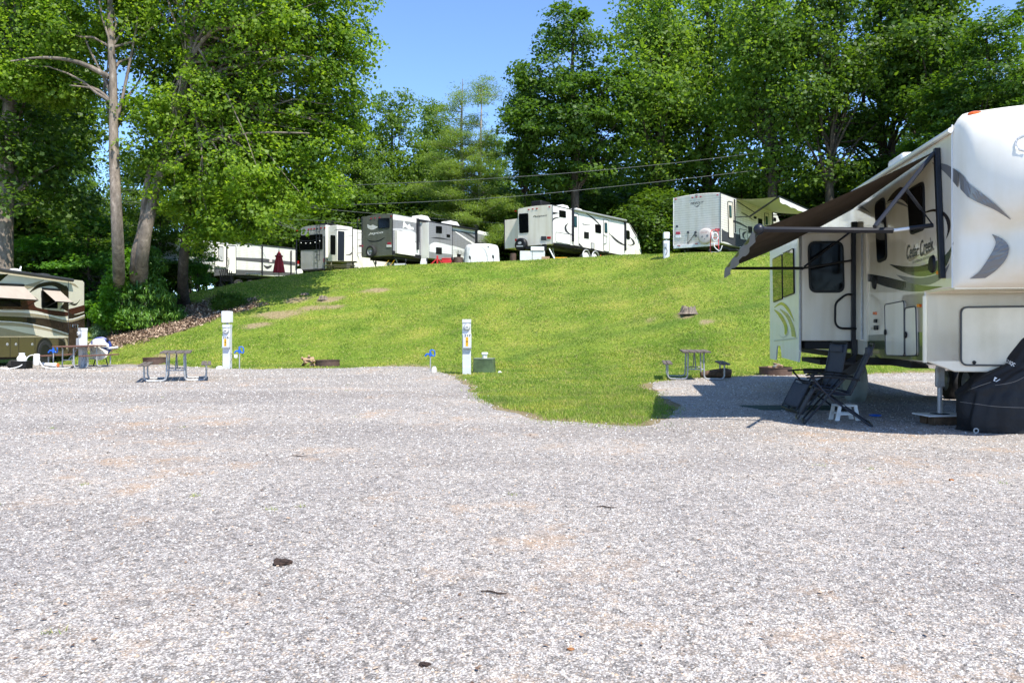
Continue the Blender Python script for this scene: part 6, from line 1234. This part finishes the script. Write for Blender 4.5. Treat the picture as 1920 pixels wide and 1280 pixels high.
obj('tank', MB().lathe([(.001,0),(.13,.0),(.15,.05),(.15,.28),(.1,.36),(.001,.37)], 20), plastic_w, pt, smooth=True); obj('collar', MB().lathe([(.09,.34),(.09,.45),(.075,.45),(.075,.34)], 16), plastic_w, pt); obj('valve', tube([(0,0,.36),(0,0,.42)], .025, 8), steel, pt)
o = obj('crate', MB().box((-.25,-.2,0),(.25,-.17,.26)).box((-.25,.17,0),(.25,.2,.26)).box((-.25,-.17,0),(-.22,.17,.26)).box((.22,-.17,0),(.25,.17,.26)).box((-.22,-.17,0),(.22,.17,.03)), blackp, None, bevel=.01); o.location = ((41-960)/F*25.6, 25.6, .02); tag(o, 'black plastic crate around the propane tank beside the motorhome', 'crate')
o = obj('water_filter', MB().lathe([(.001,0),(.09,0),(.1,.04),(.1,.34),(.08,.38),(.001,.39)], 18), plastic_w, None, smooth='auto'); o.location = ((68-960)/F*25.5, 25.5, .14); o.rotation_euler = (0,.06,0); tag(o, 'white cylindrical water filter on the ground between the propane tank and the hydrant', 'water filter')
bb = Vector(((60-960)/F*25.5, 25.5, .012))
o = obj('white_hose', MB().tube(spline([(-1.0,-.15,.02),(-.6,-.2,.02),(-.3,-.1,.12),(-.12,0,.42),(.1,0,.46),(.22,.02,.3),(.4,0,.06),(.8,-.1,.02),(1.1,.1,.02),(1.25,.1,.05)], 40), .018, 7), plastic_w, None, smooth=True); o.location = bb; tag(o, 'white hose looping over the ground beside the motorhome', 'hose')
o = obj('sewer_pipe', MB().tube([(0,0,.14),(.55,-.05,.1)], .06, 12).tube([(.5,-.05,.1),(.62,-.06,.09)], .075, 12), plastic_w, None, smooth='auto'); o.location = bb+Vector((.15,.2,.02)); tag(o, 'short white drain pipe lying by the motorhome wheel', 'pipe')
o = obj('pipe_cap', MB().tube([(0,0,0),(.02,0,0)], .07, 12), mat('orange_cap', (.7,.2,.05), .5), None); o.location = bb+Vector((.82,.1,.12)); tag(o, 'orange cap at the end of the white drain pipe', 'cap')
o = obj('black_bag', MB().ball((0,0,.14), (.3,.2,.17), 14, 8, .15), inkm, None, smooth=True); o.location = bb+Vector((-.62,.1,0)); tag(o, 'black bag slumped left of the propane tank', 'bag')
# ---------------------------------------------------------------- things on the crest
def path_light(px, Y, lean):
    b = on(px, Y); t = thing('path_light', 'small black solar path light on a leaning stake along the crest', 'path light', b, 0, 'solar path lights along the crest'); t.rotation_euler = (0, R(lean), 0)
    obj('stake', tube([(0,0,-.1),(0,0,.25)], .012, 6), blackm, t); obj('lamp_head', MB().lathe([(.03,.22),(.05,.27),(.05,.38),(.02,.42),(.001,.42)], 12), blackp, t, smooth='auto')
for px, l in ((705,-2),(760,3),(800,4),(846,8),(883,-10),(926,-8)): path_light(px, 40.4, l)
mc = thing('covered_cart', 'golf cart under a wrinkled white cover beside the grey siding trailer', 'covered cart', on(903, 42.2), R(8))
rows = []
for (z, a, b) in ((.0,1.02,.62),(.3,1.0,.6),(.7,.97,.58),(1.0,.93,.56),(1.15,.85,.5),(1.2,.72,.42),(1.22,.001,.001)):
    rows.append([(math.copysign(abs(math.cos(t_))**.45, math.cos(t_))*a*(1+.02*math.sin(t_*13+z*3)), math.copysign(abs(math.sin(t_))**.45, math.sin(t_))*b*(1+.03*math.sin(t_*11)), z-.15+.02*math.sin(t_*3)) for t_ in [2*math.pi*k/72 for k in range(73)]])
obj('cover', MB().grid(rows), vinyl_w, mc, smooth=True); obj('cover_seam', MB().tube(spline([(-.1,-.63,1.0),(.12,-.62,.75),(.25,-.64,.4),(.3,-.66,0)], 12), .008, 5), mgrey, mc); obj('cover_vent', box((.28,-.6,.86),(.36,-.57,.9)), blackp, mc)
def simple(nm, lb, cat, px, Y, mb, m, rz=0, bev=.01, sm=False, dz=0):
    o = obj(nm, mb, m, None, smooth=sm, bevel=bev); o.location = on(px, Y)+Vector((0,0,dz)); o.rotation_euler = (0,0,rz); return tag(o, lb, cat)
simple('barrel', 'brown round fire barrel left of the covered golf cart', 'barrel', 859, 41.9, MB().lathe([(.001,0),(.27,0),(.27,.36),(.25,.37),(.24,.33),(.001,.1)], 24), rust, sm='auto', bev=0)
cl = thing('cooler', 'red plastic cooler under the grey siding trailer left of the brown barrel', 'cooler', on(838, 41.9)); obj('box', box((-.28,-.2,0),(.28,.2,.27)), redp, cl, bevel=.02); obj('lid', box((-.29,-.21,.28),(.29,.21,.34)), redp, cl, bevel=.015)
fjk = thing('floor_jack', 'red steel jack stand under the grey siding trailer', 'jack stand', on(820, 41.7)); 
for s in (-1, 1): obj('leg', MB().prism([(s*.02,0,.32),(s*.08,0,.32),(s*.42,0,0),(s*.3,0,0)], (0,.06,0)), redp, fjk)
obj('post', box((-.05,-.02,.05),(.05,.08,.5)), redp, fjk, bevel=.01)
for px, Y in ((793,41.7),): simple('white_bin', 'white plastic container under the slide of the grey siding trailer', 'container', px, Y, MB().prism([(-.18,0,0),(.22,0,0),(.2,0,.36),(-.1,0,.36)], (0,.25,0)), plastic_w)
simple('storage_tote', 'flat grey storage tote under the rear of the grey siding trailer', 'tote', 750, 42.4, box((-.3,-.2,0),(.35,.2,.16)), lgrey)
for px in (724, 735): 
    o = simple('chock_strap', 'yellow strap slanting down under the rear of the grey siding trailer', 'strap', px, 42.9, tube([(-.15,0,.05),(.15,0,.42)], .012, 5), yel, bev=0); o['group'] = 'yellow straps under the trailer'
sk = thing('skirt_board', 'pale grey skirting boards closing the space under the rear of the white trailer', 'skirting', on(1002, 42.4), R(4)); obj('left_board', box((-.82,0,-.1),(-.14,.03,.62)), vinyl_w, sk); obj('right_board', box((-.11,.0,-.1),(.6,.03,.62)), vinyl_w, sk); obj('top_board', box((-.2,-.05,.64),(.55,.1,.86)), plastic_w, sk)
simple('wood_block', 'pale wooden block on the crest right of the skirting boards', 'block', 1022, 41.9, box((-.2,-.1,0),(.25,.1,.24)), w_fire); simple('ash_can', 'rusty can behind the spare wheel of the white trailer', 'can', 962, 43.2, MB().lathe([(.001,0),(.18,0),(.18,.55),(.15,.56),(.001,.56)], 18), rust, bev=0, sm='auto')
simple('yellow_board', 'yellow leveling planks under the side of the white trailer', 'plank', 1052, 43.2, box((-.35,-.05,.22),(.35,.05,.27)).box((-.1,-.1,.1),(.5,0,.15)), yel)
for px, Y in ((1126,44.4),(1138,45.0)):
    t = thing('traffic_cone', 'small orange cone by the wheels of the white trailer', 'cone', on(px, Y), 0, 'orange cones beside the white trailer'); oc = mat('cone_orange', (.8,.09,.02), .5); obj('cone', MB().lathe([(.1,.02),(.03,.42),(.001,.42)], 16), oc, t, smooth='auto'); obj('base', box((-.13,-.13,0),(.13,.13,.03)), oc, t)
ht = thing('hand_truck', 'red metal hand truck leaning at the rear corner of the cream siding trailer', 'hand truck', on(1340, 35.3), R(-8))
obj('frame', MB().tube(rounded([Vector(p) for p in ((-.2,.1,.0),(-.15,.15,1.08),(.17,.15,1.08),(.2,.1,0))], .12)[0:], .02, 8).tube([(-.17,.12,.35),(.18,.12,.35)], .015, 6).tube([(-.17,.13,.7),(.18,.13,.7)], .015, 6), redp, ht); obj('toe_plate', box((-.18,-.12,0),(.18,.1,.02)), steel, ht)
for s in (-1, 1): obj('wheel', MB().lathe([(.001,-.03),(.1,-.03),(.1,.03),(.001,.03)], 16, Matrix.Translation((s*.22,.15,.1)) @ Matrix.Rotation(R(90), 4, 'Y')), rubber, ht)
hb = thing('hose_bundle', 'bundle of white hoses hanging on the red hand truck', 'hose', on(1340, 35.3)+Vector((0,-.05,.0)), R(-8)); mb = MB()
for i in range(7): mb.tube([(.13*math.cos(a)+rnd.uniform(-.03,.03), -.04+i*.018, .72+.2*math.sin(a)) for a in [2*math.pi*k/16 for k in range(17)]], .018, 5)
obj('coil', mb, plastic_w, hb, smooth=True); obj('tail', tube(spline([(.1,0,.6),(-.05,-.05,.3),(.2,-.1,.05),(.32,-.1,.3)], 14), .02, 6), plastic_w, hb, smooth=True)
# red umbrella, chairs, tables near the left trailers
um = thing('patio_umbrella', 'closed dark red patio umbrella in front of the white siding trailer', 'umbrella', on(523, 43.0)+Vector((0,0,.05)))
zt_ = PX(523, 470, 43).z-um.location.z; zb_ = PX(523, 511, 43).z-um.location.z; rows = []
for t_ in [i/14 for i in range(15)]:
    r_ = .05+.26*t_**.75 if t_ > .08 else .02+.4*t_; rows.append([(math.cos(a)*r_*(1+.16*math.cos(8*a)), math.sin(a)*r_*(1+.16*math.cos(8*a)), zt_+(zb_-zt_)*t_) for a in [2*math.pi*k/64 for k in range(65)]])
obj('canopy', MB().grid(rows), mat('dark_red_canvas', (.36,.02,.03), .8), um, smooth=True); obj('valance', MB().lathe([(.17,zt_-.26),(.23,zt_-.3),(.22,zt_-.36),(.15,zt_-.34)], 24), mat('dark_red_canvas', (.36,.02,.03), .8), um); obj('pole', tube([(0,0,-.1),(0,0,zt_+.1)], .02, 8), blackm, um); obj('base', MB().lathe([(.25,0),(.22,.06),(.001,.08)], 18), blackm, um)
ac = thing('adirondack_chair', 'dark fan-backed garden chair seen from behind on the crest left of the white trailer door', 'garden chair', on(424, 41.5), R(10)); bd = mat('dark_brown_plastic', (.02,.013,.012), .5)
mb = MB()
for i in range(7): a = (i-3)*.11; mb.prism([(i*.07-.235,0,.25),(i*.07-.185,0,.25),(i*.07-.185+math.sin(a)*.35,-.12,.98-.05*abs(i-3)),(i*.07-.235+math.sin(a)*.35,-.12,.98-.05*abs(i-3))], (0,.02,0))
obj('backrest', mb, bd, ac); obj('seat', box((-.27,.0,.3),(.27,.5,.33)), bd, ac)
for s in (-1, 1): obj('armrest', box((s*.3-.06,-.08,.52),(s*.3+.06,.5,.55)), bd, ac); obj('leg', box((s*.3-.03,.4,0),(s*.3+.03,.45,.52)), bd, ac); obj('leg', box((s*.3-.03,-.05,0),(s*.3+.03,0,.52)), bd, ac)
for i, px in enumerate((378, 392)):
    t = thing('camp_chair', ('left', 'right')[i]+' one of two dark folding camp chairs under the drooping tree branch', 'camp chair', on(px, 41.6), R(20+50*i)); obj('seat', box((-.25,-.2,.38),(.25,.22,.41)), bd, t); obj('backrest', MB().prism([(-.25,.2,.4),(.25,.2,.4),(.25,.4,.85),(-.25,.4,.85)], (0,.02,0)), bd, t); obj('leg_frame', MB().tube([(-.25,-.2,0),(-.25,.22,.4)], .015, 6).tube([(.25,-.2,0),(.25,.22,.4)], .015, 6).tube([(-.25,.25,0),(-.25,-.2,.4)], .015, 6).tube([(.25,.25,0),(.25,-.2,.4)], .015, 6), bd, t)
for (px, Y, lb, m_) in ((442,42.0,'low dark folding table right of the fan-backed chair',bd),(475,42.4,'small white folding table left of the red umbrella',plastic_w)):
    t = thing('folding_table', lb, 'folding table', on(px, Y), R(5)); obj('tabletop', box((-.4,-.25,.42),(.4,.25,.45)), m_, t, bevel=.01); obj('leg_frame', MB().tube([(-.35,0,0),(-.2,0,.42)], .015, 6).tube([(.35,0,0),(.2,0,.42)], .015, 6), blackm, t)
pt2 = thing('picnic_table', 'mossy wooden picnic table below the white slide room of the grey-backed fifth wheel', 'picnic table', on(641, 45.5), R(4)); w_ms = wood('mossy_wood', (.16,.15,.09), (.06,.055,.03), (2,14,14))
obj('tabletop', box((-.9,-.36,.66),(.9,.36,.7)), w_ms, pt2, bevel=.01)
for s in (-1, 1): obj('seat', box((-.9,s*.7-.13,.38),(.9,s*.7+.13,.42)), w_ms, pt2, bevel=.01); obj('leg', MB().prism([(s*.6,-.3,.66),(s*.6,-.2,.66),(s*.6,-.62,0),(s*.6,-.72,0)], (.05,0,0)).prism([(s*.6,.3,.66),(s*.6,.2,.66),(s*.6,.62,0),(s*.6,.72,0)], (.05,0,0)).box((s*.6,-.7,.33),(s*.6+.05,.7,.38)), w_ms, pt2)
simple('white_bag', 'white plastic bag under the tail light of the grey-backed fifth wheel', 'bag', 560, 47.5, MB().ball((0,0,.3), (.28,.2,.3), 10, 7, .12), plastic_w, bev=0, sm=True)
lp = thing('string_light_posts', 'two dark posts with a string of small lamps behind the grey-backed fifth wheel', 'string lights', on(556, 45)); 
pa = Vector((0,0,0)); pb = on(608, 45)-on(556, 45)
for p in (pa, pb): obj('post', tube([p, p+Vector((0,0,2.3))], .035, 8), blackm, lp)
obj('cable', tube([(pa.lerp(pb, i/10)+Vector((0,0,2.25-.15*math.sin(i/10*math.pi)))) for i in range(11)], .012, 5), blackm, lp)
for i in range(1, 6): p = pa.lerp(pb, i/6)+Vector((0,0,2.25-.15*math.sin(i/6*math.pi)-.14)); obj('lamp', MB().ball(p, .035, 8, 6), plastic_w, lp)
simple('blue_tarp', 'blue tarpaulin on the ground behind the big shrub', 'tarpaulin', 312, 43, MB().ball((0,0,.1), (1.1,.5,.22), 16, 7, .08), mat('blue_tarp', (.02,.1,.45), .5), bev=0, sm=True)
simple('pale_car', 'pale vehicle glimpsed behind the bright shrub left of the sycamore trunks', 'car', 205, 44, MB().prism([(-1.6,0,.2),(-1.6,0,.7),(-1.,0,.8),(-.6,0,1.3),(.7,0,1.3),(1.1,0,.8),(1.7,0,.7),(1.7,0,.2)], (0,1.5,0)), mat('silver_car_paint', (.35,.38,.42), .3, coat=.5), bev=.06)
# ---------------------------------------------------------------- overhead wires
wm_ = mat('wire', (.1,.11,.11), .5)
def wire(lb, pts, Y, r=.014):
    P = [PX(x, y, Y+(x-960)*.004) for x, y in pts]; Q = spline([tuple(p) for p in P], 30); o = obj('overhead_wire', tube(Q, r, 5), wm_, None); tag(o, lb, 'wire')
wire('upper overhead wire crossing the wood above the two right trailers', [(560,352),(900,336),(1140,318),(1380,292),(1760,241),(1990,205)], 48)
wire('second overhead wire just below the upper one, crossing the wood', [(560,388),(900,373),(1140,351),(1380,324),(1720,282),(1990,243)], 48)
wire('overhead wire dropping left to right over the grey siding trailer', [(120,345),(430,374),(640,395),(830,411),(960,420)], 52, .012)
wire('lower overhead wire behind the grey siding trailer roof', [(350,405),(560,412),(660,418),(830,432),(960,441)], 56, .012)
wire('lowest overhead wire left of the grey-backed fifth wheel', [(100,362),(300,385),(480,404),(560,432)], 50, .012)
wire('short overhead wire among the sycamore leaves', [(60,375),(240,383),(420,396),(555,430)], 54, .012)
for k, l in list(PROTO.items()):
    if k not in USED:
        for c_ in children_of(l[0]): bpy.data.objects.remove(c_)
        bpy.data.objects.remove(l[0])
for o in bpy.data.objects:
    if '_h' in o.keys(): del o['_h']
